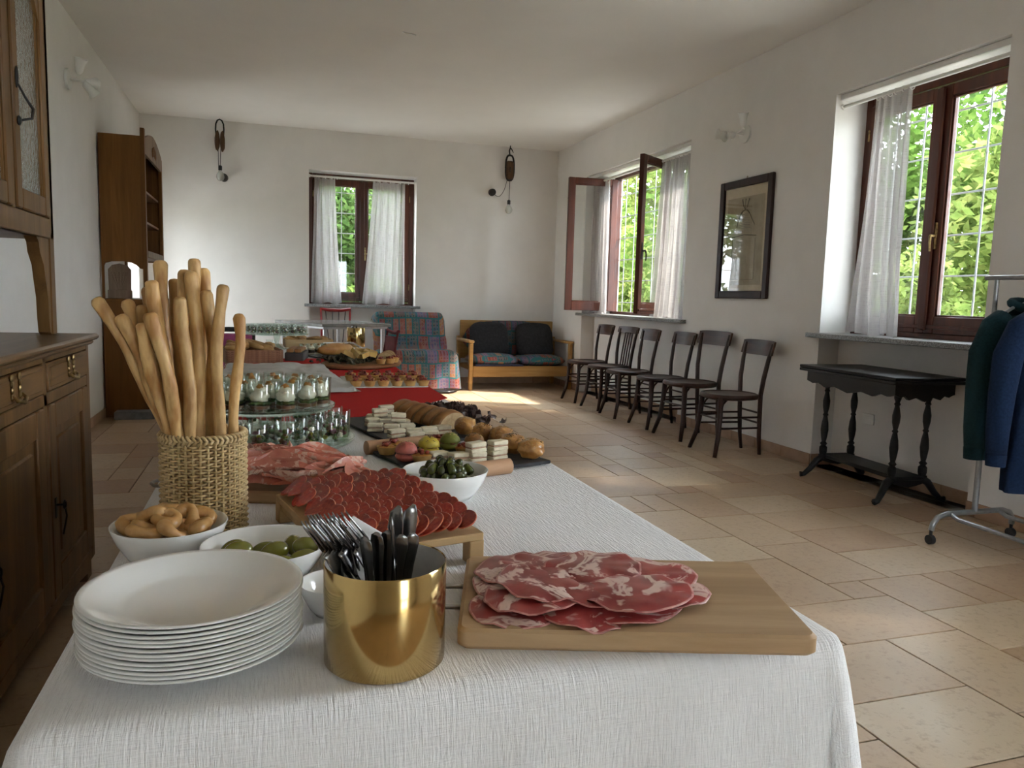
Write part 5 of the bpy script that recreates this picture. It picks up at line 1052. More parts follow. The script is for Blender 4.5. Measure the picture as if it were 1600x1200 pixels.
for r in range(11):
    for c in range(10):
        u = 0.026+0.0205*c+R.uniform(-0.002, 0.002); v = 0.022+0.0315*r+0.004*math.sin(c)+R.uniform(-0.002, 0.002)
        if v > 0.348: continue
        o = link('salami_slice', sms[(r+c) % 3], None, on_board(ss_loc, AS, u, v, 0.0600+R.uniform(0, 0.003)+0.002*(r % 2)), (0, 0, 0))
        q_ = R.uniform(0.85, 1.22); o.scale = (q_, q_*R.uniform(0.9, 1.1), 1)
        o.rotation_euler = (Matrix.Rotation(AS, 3, 'Z') @ Matrix.Rotation(math.radians(27+R.uniform(-11, 11)), 3, 'Y').inverted() @ Matrix.Rotation(0.85+R.uniform(-0.35, 0.35), 3, 'Z')).to_euler()
        tag(o, 'salami slice, %s in the %s row counted from the olive bowl corner' % (ORD[c], ORD[r]), 'salami slice', 'salami slices on the stand')
# ---- wicker basket of breadsticks
m_wick = mat('pale_wicker', (0.60, 0.45, 0.225), (0.42, 0.29, 0.12), 60, 0.45, coat=0.15, vary=0.08)
bk = thing('wicker_basket', 'tall round pale wicker basket holding breadsticks', 'basket', (-0.103, 1.372, TZ+0.0003))
NS, BR, BHt = 36, 0.066, 0.165
stake = MB().tube([(0, 0, 0.0), (0, 0, BHt)], 0.0022, 6).mesh('stake', m_wick)
for k in range(NS):
    a = 2*PI*k/NS; link('stake', stake, bk, (BR*math.cos(a), BR*math.sin(a), 0))
rows = 34
def weave(ph):
    m = MB(); n = 144; pts = []
    for k in range(n+1): a = 2*PI*k/n; r = BR+0.0038*math.cos(NS/2*a+ph); pts.append((r*math.cos(a), r*math.sin(a), 0))
    m.tube(pts, 0.0018, 6, False); return m.mesh('weaver', m_wick, 180)
wv_ = [weave(0), weave(PI)]
for k in range(rows): link('weaver', wv_[k % 2], bk, (0, 0, 0.0035+k*(BHt-0.004)/rows), (0, 0, 0.0))
for s_, zz in ((1, BHt-0.004), (-1, BHt+0.002)):
    m = MB(); n = 160
    for j in range(2): m.tube([((BR+0.0042*math.cos(26*2*PI*k/n*s_+PI*j))*math.cos(2*PI*k/n), (BR+0.0042*math.cos(26*2*PI*k/n*s_+PI*j))*math.sin(2*PI*k/n), zz+0.0042*math.sin(26*2*PI*k/n*s_+PI*j)) for k in range(n+1)], 0.0024, 6, False)
    m.obj('braided_rim', m_wick, bk, smooth=180)
MB().lathe([(0, 0.003), (BR-0.004, 0.003), (BR-0.004, 0.006), (0, 0.006)], 30).obj('base', m_wick, bk)
m_gris = mat('breadstick_crust', (0.60, 0.385, 0.155), (0.37, 0.185, 0.055), 38, 0.5, bmp=0.5, stretch=(1, 1, 0.35), vary=0.16, lo=0.38, hi=0.58, bdist=0.006)
tips = [(-0.253, 1.36, 1.146, 0.0115), (-0.222, 1.40, 1.143, 0.0115), (-0.219, 1.35, 1.120, 0.0125), (-0.192, 1.33, 1.108, 0.012), (-0.178, 1.43, 1.21, 0.0135), (-0.180, 1.40, 1.165, 0.012), (-0.166, 1.34, 1.175, 0.0125), (-0.158, 1.45, 1.18, 0.012), (-0.135, 1.38, 1.195, 0.0135), (-0.123, 1.42, 1.215, 0.012), (-0.110, 1.36, 1.192, 0.0125), (-0.106, 1.44, 1.20, 0.0115), (-0.091, 1.38, 1.162, 0.0115), (-0.074, 1.35, 1.172, 0.0115), (-0.046, 1.37, 1.124, 0.0105), (-0.166, 1.31, 1.125, 0.0125), (-0.205, 1.43, 1.10, 0.012), (-0.150, 1.43, 1.13, 0.012), (-0.197, 1.38, 1.135, 0.0115), (-0.125, 1.33, 1.15, 0.012), (-0.14, 1.46, 1.10, 0.012), (-0.095, 1.44, 1.12, 0.011)]
R = rnd(51)
ORD2 = {k: (ORD+['twenty-first', 'twenty-second'])[i] for i, k in enumerate(sorted(range(len(tips)), key=lambda q: tips[q][0]))}
labs = {0: 'breadstick leaning furthest out over the cupboard side of the basket', 14: 'short thin breadstick beside the glass stand, last in the basket', 9: 'tallest breadstick in the wicker basket', 13: 'thin pale breadstick standing upright near the glass stand'}
for k, (x, y, z, r) in enumerate(tips):
    r *= 0.87
    tip = Vector((x, y, z)); zr = TZ+BHt; d2 = Vector((x+0.103, y-1.372)); L2 = d2.length or 1.0
    pr2 = d2*min(1.0, (0.050 if x < -0.103 else 0.053)/L2*min(1.0, L2/0.075+0.15)); rim = Vector((-0.103+pr2.x, 1.372+pr2.y, zr))
    q = (zr-TZ-0.02)/(z-zr); bx, by = rim.x-(x-rim.x)*q, rim.y-(y-rim.y)*q; db = Vector((bx+0.103, by-1.372))
    if db.length > 0.048: db = db.normalized()*0.048
    base = Vector((-0.103+db.x, 1.372+db.y, TZ+0.02))
    n = 24; pts = []; rs = []; px_, py_ = R.uniform(0, 6), R.uniform(0, 6)
    for i in range(n):
        t = i/(n-1); p = base.lerp(rim, t/0.4) if t < 0.4 else rim.lerp(tip, (t-0.4)/0.6)
        wv2 = max(0, t-0.35); pts.append(p+Vector((0.007*math.sin(t*8+px_)*wv2*1.6, 0.006*math.cos(t*7+py_)*wv2*1.6, 0)))
        rs.append(r*(0.94+0.07*math.sin(t*19+px_)+0.04*math.sin(t*41+py_))*(1.07 if t > 0.93 else 1))
    e_ = (pts[-1]-pts[-2]).normalized()
    for dd, k2 in ((0.004, 0.92), (0.007, 0.68), (0.008, 0.25)): pts.append(pts[n-1]+e_*dd); rs.append(r*k2)
    m = MB(); m.tube([p-base for p in pts], rs, 12)
    tag(m.obj('breadstick', m_gris, None, base, smooth=180), labs.get(k, 'golden breadstick, tip %s from the dresser side of the wicker basket' % ORD2[k]), 'breadstick', 'breadsticks in the wicker basket')
# ================================================================== GLASS STANDS
m_glass = glassmat('drinking_glass', (0.94, 0.965, 0.95), 0.95, 0.02, 0, 0.03); m_plateg = glassmat('stand_glass', (0.80, 0.88, 0.84), 0.85, 0.03, 0, 0.05)
m_cream = mat('whipped_cream', (0.74, 0.69, 0.56), (0.66, 0.60, 0.46), 40, 0.5, bmp=0.3); m_green = mat('salad_green', (0.075, 0.13, 0.02), (0.035, 0.07, 0.012), 60, 0.4); m_orange = mat('orange_crumb', (0.48, 0.22, 0.035), (0.35, 0.13, 0.02), 90, 0.5, bmp=0.5)
m_purple = mat('purple_leaf', (0.15, 0.03, 0.045), (0.08, 0.018, 0.025), 50, 0.35); m_yellow = mat('yellow_fruit', (0.42, 0.36, 0.035), (0.28, 0.26, 0.02), 40, 0.3); m_brownm = mat('brown_meat', (0.20, 0.10, 0.05), (0.10, 0.045, 0.022), 50, 0.4)
def glass_stand(loc, r0, r1, h1, lab, two=True, zlow=0.036):
    t = thing('glass_cake_stand', lab, 'cake stand', loc)
    def dish(r, z): return [(0.02, z), (r*0.6, z-0.001), (r-0.006, z), (r, z+0.005), (r+0.001, z+0.010), (r-0.003, z+0.011), (r-0.008, z+0.006), (r*0.6, z+0.005), (0.0, z+0.005)]
    if two:
        MB().lathe(dish(r0, zlow), 64).obj('lower_plate', m_plateg, t, smooth=60)
        MB().lathe([(0.06, 0), (0.062, 0.004), (0.03, 0.012), (0.016, 0.022), (0.02, zlow)], 30).obj('foot', m_plateg, t, smooth=60)
        MB().lathe([(0.02, zlow+0.005), (0.013, zlow+0.03), (0.018, zlow+0.045), (0.012, zlow+0.06), (0.02, h1)], 24).obj('stem', m_plateg, t, smooth=60)
    else: MB().lathe([(0.075, 0), (0.077, 0.004), (0.035, 0.015), (0.014, 0.04), (0.018, h1*0.6), (0.025, h1)], 30).obj('foot', m_plateg, t, smooth=60)
    MB().lathe(dish(r1, h1), 64).obj('upper_plate', m_plateg, t, smooth=60); return t
SX, SY = 0.0, 1.985
glass_stand((SX, SY, TZ+0.0003), 0.215, 0.165, 0.120, 'two tier glass cake stand carrying filled glasses behind the cured ham')
GH = 0.062; gp = [(0.0, 0.0), (0.0205, 0.0), (0.0215, 0.002), (0.0235, GH-0.001), (0.0228, GH), (0.0220, GH-0.001), (0.0203, 0.009), (0.0, 0.008)]
gme = MB().lathe(gp, 28).mesh('glass', m_glass, 60)
def cup_cream(seed):
    t = thing('dessert_glass', 'small glass of cream mousse with orange topping', 'glass'); link('glass', gme, t)
    MB().lathe([(0, 0.0085), (0.0198, 0.0095), (0.0205, 0.016), (0.0, 0.018)], 16).obj('base_layer', m_brownm, t)
    MB().blob((0, 0, 0.021), (0.0195, 0.0195, 0.006), seed, 0.5, 3, 14, 8).obj('greens', m_green, t, smooth=180)
    MB().blob((0, 0, 0.034), (0.0195, 0.0195, 0.013), seed+2, 0.25, 2.5, 16, 10).blob((0.002, 0.0, 0.046), (0.013, 0.013, 0.010), seed+5, 0.25, 2.5, 14, 8).obj('cream', m_cream, t, smooth=180)
    MB().blob((0.002, 0, 0.054), (0.008, 0.008, 0.006), seed+3, 0.6, 3, 10, 7).obj('topping', m_orange, t, smooth=180); return t
def cup_salad(seed):
    t = thing('salad_glass', 'small glass of mixed salad', 'glass'); link('glass', gme, t); R_ = rnd(seed)
    for nm, mt_, n in (('greens', m_green, 7), ('purple_leaves', m_purple, 5), ('yellow_pieces', m_yellow, 3), ('pale_pieces', m_cream, 2), ('meat_pieces', m_brownm, 3)):
        m = MB()
        for k in range(n):
            a = R_.uniform(0, 6.28); r = 0.0125*math.sqrt(R_.random()); m.blob((r*math.cos(a), r*math.sin(a), R_.uniform(0.015, 0.045)), (R_.uniform(0.005, 0.008), R_.uniform(0.004, 0.007), R_.uniform(0.003, 0.006)), k+seed, 0.5, 3, 8, 6, Matrix.Rotation(R_.uniform(0, 3), 3, 'X'))
        m.obj(nm, mt_, t, smooth=180)
    return t
cc = [cup_cream(1), cup_cream(4)]; cs = [cup_salad(2), cup_salad(8)]; sc_ = [[], []]; ss_ = [[], []]
R = rnd(61); zt_ = TZ+0.120+0.0062; zl_ = TZ+0.036+0.0062
for rr, n, off in ((0.132, 14, 0.1), (0.070, 7, 0.3)):
    for k in range(n):
        a = 2*PI*k/n+off; i = k % 2
        spawn(cc[i], sc_[i], (SX+rr*math.cos(a), SY+rr*math.sin(a), zt_), (0, 0, R.uniform(0, 6)), 'mousse glass in the %s ring of the upper tier, %s from the slate side' % ('outer' if rr > 0.1 else 'inner', ORD[k]), 'mousse glasses on the glass stand', (1.13, 1.13, 1.13))
for rr, n, off in ((0.180, 18, 0.05), (0.118, 11, 0.2)):
    for k in range(n):
        a = 2*PI*k/n+off; i = k % 2
        if rr < 0.15 and math.sin(a) > 0.2: continue
        spawn(cs[i], ss_[i], (SX+rr*math.cos(a), SY+rr*math.sin(a), zl_), (0, 0, R.uniform(0, 6)), 'salad glass in the %s ring of the lower tier, %s from the slate side' % ('outer' if rr > 0.15 else 'inner', ORD[k]), 'salad glasses on the glass stand', (1.13, 1.13, 1.1))
# far glass stand
glass_stand((0.07, 5.75, TZ+0.0003), 0, 0.225, 0.105, 'single tier glass cake stand with glasses at the far end of the buffet', False)
for rr, n in ((0.19, 20), (0.11, 11)):
    for k in range(n):
        a = 2*PI*k/n; o = spawn(cs[k % 2], [1], (0.07+rr*math.cos(a), 5.75+rr*math.sin(a), TZ+0.105+0.0062), (0, 0, R.uniform(0, 6)), 'small glass of dark salad on the far glass cake stand', 'salad glasses on the far stand')
# ================================================================== SLATE BOARDS
m_slate = mat('black_slate', (0.035, 0.036, 0.038), (0.018, 0.018, 0.02), 30, 0.6, bmp=0.4, spec=0.3); m_beech = wood('beech_rod', (0.40, 0.225, 0.125), (0.52, 0.32, 0.19), 0, 0.55, 10)
SA = math.radians(17); sa = (0.342, 1.637, TZ+0.0003)
t = thing('slate_tray', 'black slate tray with beech rod handles, nearest of the slates', 'tray', sa, SA)
slab(MB(), rrect(0.343, 0.30, 0.004), 0.004, 0.012, 0.0015).obj('slate', m_slate, t, smooth=30)
for y, x0, x1 in ((-0.026, 0.03, 0.20), (0.318, -0.01, 0.25)): MB().tube([(x0, y, 0.0185), (x0+0.002, y, 0.0185), (x1-0.002, y, 0.0185), (x1, y, 0.0185)], [0.016, 0.0185, 0.0185, 0.016], 16).obj('rod_handle', m_beech, t)
for x, y in ((0.02, 0.02), (0.32, 0.02), (0.02, 0.28), (0.32, 0.28)): MB().cyl((x, y, 0), (x, y, 0.005), 0.006, n=8).obj('foot', m_blackp, t)
t = thing('slate_tray', 'black slate tray with sandwiches, bread and dark leaves, behind the nearest slate', 'tray', (0.32, 2.02, TZ+0.0003), math.radians(13))
slab(MB(), rrect(0.36, 0.46, 0.004), 0.004, 0.012, 0.0015).obj('slate', m_slate, t, smooth=30)
for x, y in ((0.02, 0.02), (0.34, 0.02), (0.02, 0.44), (0.34, 0.44)): MB().cyl((x, y, 0), (x, y, 0.005), 0.006, n=8).obj('foot', m_blackp, t)
ZS = TZ+0.0125
m_bun = {n: mat('bun_'+n, c, tuple(x*0.7 for x in c), 70, 0.5, bmp=0.2) for n, c in dict(pink=(0.50, 0.13, 0.10), yellow=(0.50, 0.37, 0.03), green=(0.22, 0.24, 0.04), brown=(0.30, 0.135, 0.035)).items()}
m_seed = mat('sesame_seed', (0.55, 0.40, 0.20), (0.45, 0.3, 0.13), 60, 0.6); m_seedd = mat('dark_seed', (0.06, 0.04, 0.02), (0.04, 0.03, 0.015), 60, 0.6); m_filling = mat('dark_red_filling', (0.20, 0.025, 0.03), (0.12, 0.015, 0.02), 60, 0.35, bmp=0.4)
def bun(x, y, r, col, seedm, lab, sd, grp, top=0.9, nseed=26):
    b = thing('filled_bun', lab, 'bun', (x, y, ZS), sd, grp); hb = r*0.5
    MB().blob((0, 0, hb*0.9), (r, r, hb), sd, 0.06, 2, 18, 10, flatb=hb*0.88).obj('bottom_half', m_bun[col], b, smooth=180)
    MB().blob((0, 0, hb*1.55), (r*0.86, r*0.86, r*0.2), sd+1, 0.35, 4, 18, 6).obj('filling', m_filling, b, smooth=180)
    MB().blob((0, 0, hb*1.75), (r*1.02, r*1.02, r*top), sd+2, 0.05, 2, 20, 12, flatb=0.001).obj('top_half', m_bun[col], b, smooth=180)
    s_ = MB(); R_ = rnd(sd)
    for k in range(nseed):
        a = R_.uniform(0, 6.28); ph = R_.uniform(0, 0.95); d = Vector((math.sin(ph)*math.cos(a)*r*1.03, math.sin(ph)*math.sin(a)*r*1.03, math.cos(ph)*r*top*1.02+hb*1.75)); s_.blob(d, (0.0022, 0.0014, 0.001), k, 0, 1, 5, 3)
    q = s_.obj('seeds', seedm, b, smooth=0); q['kind'] = 'stuff'; return b
bun(0.318, 1.793, 0.027, 'pink', m_seed, 'pink bun with pale seeds at the edge of the slate tray', 1, 'coloured mini buns')
bun(0.385, 1.853, 0.027, 'yellow', m_seedd, 'yellow bun speckled with dark seeds on the slate tray', 2, 'coloured mini buns')
bun(0.452, 1.905, 0.026, 'green', m_seed, 'green bun next to the yellow bun', 3, 'coloured mini buns')
bun(0.515, 1.900, 0.026, 'brown', m_seedd, 'brown seeded bun next to the green bun', 4, 'coloured mini buns', 0.8)
def roll(x, y, r, lab, sd):
    b = thing('seeded_roll', lab, 'bread roll', (x, y, ZS), sd, 'seeded rolls along the table edge')
    MB().blob((0, 0, r*0.72), (r, r, r*0.80), sd, 0.22, 2.2, 26, 16, flatb=r*0.70).obj('crust', m_rollc, b, smooth=180)
    for k in range(3): MB().tube([(r*0.75*math.cos(a_+k*2.1), r*0.75*math.sin(a_+k*2.1), r*(1.22-0.5*abs(a_-0.5))) for a_ in (0.0, 0.25, 0.5, 0.75, 1.0)], [0.002, 0.005, 0.006, 0.005, 0.002], 6, flat=0.6).obj('fold', m_rollc, b, smooth=180)
    s_ = MB(); R_ = rnd(sd)
    for k in range(70):
        a = R_.uniform(0, 6.28); ph = R_.uniform(0, 1.35); s_.blob((math.sin(ph)*math.cos(a)*r*1.02, math.sin(ph)*math.sin(a)*r*1.02, math.cos(ph)*r*0.82+r*0.72), (0.0022, 0.0014, 0.001), k, 0, 1, 5, 3)
    q = s_.obj('seeds', m_seedd if sd % 2 else m_seed, b, smooth=0); q['kind'] = 'stuff'
m_rollc = mat('glazed_roll_crust', (0.52, 0.27, 0.08), (0.28, 0.115, 0.028), 45, 0.32, bmp=0.3, coat=0.2)
for k, (x, y) in enumerate(((0.548, 2.125), (0.572, 2.012), (0.607, 1.955), (0.600, 1.840), (0.629, 1.772))):
    roll(x, y, 0.033, ('glossy brown seeded roll, %s from the table end along the edge' % ('fifth', 'fourth', 'third', 'second', 'first')[k]), 10+k)
m_bread = mat('white_bread', (0.78, 0.71, 0.53), (0.70, 0.62, 0.44), 60, 0.9, bmp=0.3); m_ham = mat('pink_filling', (0.52, 0.33, 0.22), (0.42, 0.22, 0.14), 60, 0.5)
def tram_proto():
    t_ = thing('finger_sandwich', 'x', 'sandwich', (0, 0, 0)); 
    MB().box(-0.021, 0.021, -0.014, 0.014, 0.0, 0.0095, 0.002).obj('bottom_slice', m_bread, t_); MB().box(-0.0202, 0.0202, -0.0132, 0.0132, 0.0095, 0.0125, 0.0008).obj('filling', m_ham, t_); MB().box(-0.021, 0.021, -0.014, 0.014, 0.0125, 0.023, 0.002).obj('top_slice', m_bread, t_); return t_
tp = tram_proto(); ts = []; R = rnd(71)
def tram(x, y, z, a, lab, grp, sc=1.0): return spawn(tp, ts, (x, y, z), (R.uniform(-0.05, 0.05), R.uniform(-0.05, 0.05), a), lab, grp, (sc, sc, sc))
for k, (x, y, z) in enumerate(((0.392, 1.775, 0), (0.437, 1.755, 0), (0.482, 1.758, 0), (0.482, 1.758, 0.0235), (0.541, 1.772, 0), (0.541, 1.772, 0.0235))):
    tram(x, y, ZS+z, SA+0.05, ('first single white sandwich behind the gherkin bowl, beside the pink bun', 'second single white sandwich behind the gherkin bowl', 'lower sandwich of the white pair nearer the pink bun', 'upper sandwich of the white pair nearer the pink bun', 'lower sandwich of the white pair nearer the seeded rolls', 'upper sandwich of the white pair nearer the seeded rolls')[k], 'sandwiches on the nearest slate', 1.08)
for (x, y) in ((0.350, 2.440), (0.392, 2.425), (0.318, 2.38), (0.362, 2.355), (0.305, 2.30), (0.345, 2.28), (0.388, 2.265), (0.300, 2.21), (0.345, 2.185), (0.39, 2.19), (0.345, 2.105), (0.395, 2.11), (0.443, 2.13), (0.487, 2.145), (0.39, 2.055), (0.435, 2.07)):
    tram(x, y, ZS, R.uniform(-0.3, 0.4), 'white finger sandwich in the rows on the middle slate tray', 'sandwiches on the middle slate', 1.05)
for (x, y) in ((0.33, 2.33), (0.37, 2.23), (0.36, 2.40)): tram(x, y, ZS+0.025, R.uniform(-0.4, 0.6), 'white finger sandwich lying on top of others on the middle slate', 'sandwiches on the middle slate', 1.05)
m_past = mat('shortcrust', (0.56, 0.34, 0.12), (0.44, 0.24, 0.07), 60, 0.6, bmp=0.2)
def tart_proto(mtop, nm):
    t_ = thing('tartlet', 'x', 'tartlet', (0, 0, 0)); n = 28
    MB().lathe([(0, 0), (0.016, 0), (0.0225, 0.017), (0.021, 0.0175), (0.0165, 0.004), (0, 0.004)], n).obj('pastry_case', m_past, t_, smooth=50)
    MB().blob((0, 0, 0.015), (0.0195, 0.0195, 0.005), 3, 0.3, 4, 14, 6).obj('filling', m_cream if nm == 'c' else m_orange, t_, smooth=180); m = MB(); R_ = rnd(5)
    for k in range(7): a = k*0.9; m.blob((0.010*math.cos(a)*(k % 3)/1.6, 0.010*math.sin(a)*(k % 3)/1.6, 0.020+0.003*(k % 2)), (0.0065, 0.005, 0.0045), k, 0.5, 3, 8, 5)
    m.obj('topping', mtop, t_, smooth=180); return t_
tpr = tart_proto(mat('tomato_bits', (0.26, 0.035, 0.02), (0.16, 0.02, 0.015), 80, 0.3), 'o'); t1 = []
for k, (x, y) in enumerate(((0.285, 1.885), (0.352, 1.772))): spawn(tpr, t1, (x, y, ZS), (0, 0, k), ('yellow pastry tartlet at the rod end of the nearest slate', 'pastry tartlet between the pink bun and the sandwiches')[k], 'tartlets on the nearest slate', (1.15, 1.15, 1.15))
for k, (x, y) in enumerate(((0.31, 1.925), (0.475, 1.84), (0.43, 1.96))): spawn(tpr, t1, (x, y, ZS), (0, 0, k), 'tartlet tucked behind the coloured buns on the nearest slate', 'tartlets on the nearest slate')
# sliced loaf
m_crust = mat('loaf_crust', (0.33, 0.16, 0.05), (0.22, 0.09, 0.025), 25, 0.5, bmp=0.15); m_crumb = mat('loaf_crumb', (0.50, 0.36, 0.20), (0.40, 0.27, 0.13), 90, 0.9, bmp=0.4)
def loaf_slice():
    m = MB(); prof_ = [(0.058*math.cos(a), 0.046*math.sin(a)) if math.sin(a) > 0 else (0.058*math.cos(a), 0.010*math.sin(a)) for a in [2*PI*k/28 for k in range(28)]]; n = 28; vs = []
    for y, q in ((-0.016, 0.93), (-0.013, 1.0), (0.013, 1.0), (0.016, 0.93)): vs += [(p[0]*q, y, p[1]*q+0.010) for p in prof_]
    m.add(vs, [(i*n+k, i*n+(k+1) % n, (i+1)*n+(k+1) % n, (i+1)*n+k) for i in range(3) for k in range(n)]); m.cur = 1; m.add(vs, [tuple(range(n))[::-1], tuple(range(3*n, 4*n))]); return m.mesh('bread_slice', [m_crust, m_crumb], 50, recalc=False)
lm_ = loaf_slice()
for k in range(6):
    t = k/5; x, y = 0.425+(0.520-0.425)*t, 2.455-(2.455-2.215)*t
    tag(link('bread_slice', lm_, None, (x, y, ZS+0.003), (math.radians(10), 0, math.radians(30))), ('thick slice of brown loaf, %s from the sandwich end of the slate' % ('last', 'fifth', 'fourth', 'third', 'second', 'first')[k]), 'bread slice', 'slices of the brown loaf on the slate')
def leaf_heap(x, y, z, a, sd, mt_, n, sx, sy, lab, cat='salad', hgt=0.03):
    R_ = rnd(sd); m = MB()
    for k in range(n):
        px_, py_ = R_.gauss(0, sx/2.2), R_.gauss(0, sy/2.2); px_ = max(-sx, min(sx, px_)); py_ = max(-sy, min(sy, py_)); c = Vector((px_, py_, R_.uniform(0.004, hgt)*(1-abs(px_)/sx*0.5))); Rm = Matrix.Rotation(R_.uniform(0, 6), 3, 'Z') @ Matrix.Rotation(R_.uniform(-0.9, 0.9), 3, 'X') @ Matrix.Rotation(R_.uniform(-0.9, 0.9), 3, 'Y')
        w_, l_ = R_.uniform(0.006, 0.012), R_.uniform(0.012, 0.024); vs = []
        for j in range(4):
            for i in range(4): u, v = i/3-0.5, j/3-0.5; q = Vector((u*w_*2*(1-1.2*v*v), v*l_*2, 0.006*math.sin(u*7+k)+0.005*math.cos(v*6+k))); w2 = c+Rm @ q; vs.append((w2.x, w2.y, max(0.001, w2.z)))
        m.add(vs, [(j*4+i, j*4+i+1, j*4+i+5, j*4+i+4) for j in range(3) for i in range(3)])
    o = m.obj('salad_heap', mt_, None, (x, y, z), a, smooth=180, recalc=False); o['kind'] = 'stuff'; return tag(o, lab, cat)
m_dleaf = mat('dried_dark_leaf', (0.085, 0.045, 0.035), (0.03, 0.016, 0.014), 50, 0.45, vary=0.0)
leaf_heap(0.578, 2.40, ZS, math.radians(-62), 5, m_dleaf, 300, 0.17, 0.065, 'heap of dark brown curly leaves beside the sliced loaf', 'salad', 0.045)
# ================================================================== BEYOND THE RED CLOTH
ZR = TZ+0.003
m_tray = mat('paper_tray', (0.66, 0.64, 0.60), (0.58, 0.56, 0.52), 20, 0.8)
tag(slab(MB(), rrect(0.35, 0.46, 0.01), 0, 0.004, 0.001).obj('paper_tray', m_tray, None, (0.34, 3.34, ZR), 0.0), 'flat white card tray under the rows of tartlets', 'tray')
for r in range(4):
    for c in range(6):
        spawn(tpr, t1, (0.372+c*0.060+0.012*(r % 2), 3.372+r*0.115, ZR+0.0042), (0, 0, r*2.0+c), 'tomato topped tartlet, %s from the baking paper in the %s row on the red cloth' % (ORD[c], ('front', 'second', 'third', 'back')[r]), 'rows of tartlets on the red cloth', (1.2, 1.2, 1.35))
# crumpled baking paper
def bpaper(u, v):
    a = (-0.205+0.575*u, 3.20-0.04*u); b_ = (-0.20+0.50*u, 4.30+0.06*math.sin(u*4)); x = a[0]+(b_[0]-a[0])*v; y = a[1]+(b_[1]-a[1])*v
    z = 0.014+0.030*abs(noise.noise(Vector((x*6, y*3.2, 2))))+0.012*abs(noise.noise(Vector((x*16, y*9, 5))))+0.05*v*(1-v)*math.sin(PI*u)
    return (x, y, ZR+z*(0.25 if (u > 0.97 or v < 0.03) else 1))
m_bpaper = mat('baking_paper', (0.52, 0.515, 0.50), (0.44, 0.435, 0.42), 10, 0.6, bmp=0.3, bscale=25, bdist=0.01)
tag(MB().grid(bpaper, 46, 60).obj('baking_paper', m_bpaper, smooth=25, recalc=False), 'sheet of crumpled grey baking paper in front of the bread basket', 'paper')
# bread basket
m_wick2 = mat('reddish_wicker', (0.36, 0.17, 0.09), (0.22, 0.09, 0.045), 60, 0.5, coat=0.1)
bw = thing('bread_basket', 'rectangular reddish wicker basket heaped with rolls', 'basket', (-0.09, 4.76, TZ+0.0005), math.radians(8)); BWx, BWy, BWh = 0.155, 0.20, 0.075
def brow(k):
    m = MB(); n = 88; pts = []; per = rrect(2*BWx, 2*BWy, 0.02, 4, -BWx, -BWy); per = per+[per[0]]; dense = []
    for i in range(len(per)-1):
        a, b_ = Vector(per[i]), Vector(per[i+1]); q = max(1, int((b_-a).length/0.011))
        dense += [a.lerp(b_, j/q) for j in range(q)]
    for i, p in enumerate(dense+[dense[0]]):
        d = p.normalized(); pts.append((p.x+d.x*0.0022*math.cos(PI*i+k*PI), p.y+d.y*0.0022*math.cos(PI*i+k*PI), 0))
    m.tube(pts, 0.0032, 5, False); return m.mesh('weaver', m_wick2, 180)
bws = [brow(0), brow(1)]
for k in range(13): link('weaver', bws[k % 2], bw, (0, 0, 0.004+k*0.0057))
for x, y in [(p[0], p[1]) for p in rrect(2*BWx, 2*BWy, 0.02, 1, -BWx, -BWy)]+[(-BWx+BWx*2*i/9, s_*BWy) for i in range(1, 9) for s_ in (-1, 1)]+[(s_*BWx, -BWy+BWy*2*i/11) for i in range(1, 11) for s_ in (-1, 1)]: MB().cyl((x, y, 0), (x, y, BWh), 0.0028, n=5).obj('stake', m_wick2, bw)
MB().box(-BWx, BWx, -BWy, BWy, 0.001, 0.005).obj('base', m_wick2, bw)
m_roll = mat('roll_crust', (0.47, 0.28, 0.10), (0.32, 0.15, 0.04), 22, 0.5, bmp=0.2, vary=0.25); R = rnd(81)
rls = [MB().tube([(0.042*math.cos(a)*1.2, 0.03*math.sin(a), 0) for a in [k*0.42-0.3 for k in range(12)]], [0.006+0.010*math.sin(PI*k/11) for k in range(12)], 10).mesh('bread_roll', m_roll, 180), MB().blob((0, 0, 0), (0.045, 0.03, 0.024), 3, 0.2, 2, 14, 9).mesh('bread_roll', m_roll, 180)]
for k in range(16):
    i, j = k % 4, k//4; tag(link('bread_roll', rls[k % 2], None, (-0.09+(-0.09+0.06*i)+0.01*(j % 2), 4.76-0.13+0.088*j, TZ+0.075+R.uniform(0, 0.018)+(0.012 if i in (1, 2) else 0)), (R.uniform(-0.3, 0.3), R.uniform(-0.3, 0.3), R.uniform(0, 6))), 'golden bread roll heaped in the reddish wicker basket', 'bread roll', 'rolls in the wicker basket')
# small tray of brown pastries by the basket
tag(slab(MB(), rrect(0.11, 0.30, 0.01), 0, 0.05, 0.004).obj('pastry_box', mat('dark_card', (0.06, 0.055, 0.05), (0.04, 0.036, 0.033), 20, 0.6), None, (0.10, 4.72, TZ+0.0005), -0.15), 'dark box of brown pastries beside the bread basket', 'box')
pq = MB().box(-0.02, 0.02, -0.022, 0.022, 0, 0.022, 0.004).mesh('square_pastry', mat('brown_pastry', (0.34, 0.17, 0.06), (0.24, 0.11, 0.035), 60, 0.5))
for k in range(10): tag(link('square_pastry', pq, None, (0.135+0.046*(k % 2)+0.008*(k//2)*1.0, 4.755+0.052*(k//2), TZ+0.0508), (0, 0, -0.15)), 'square brown pastry on the dark box', 'pastry', 'square pastries on the dark box')
for k in range(8):      # row of cream glasses
    spawn(cc[k % 2], [1], (0.235+0.05*(k % 4), 5.22+0.055*(k//4)+0.035*(k % 4), TZ+0.001), (0, 0, k), 'small cream glass in the short row beside the loaf', 'cream glasses beside the loaf')
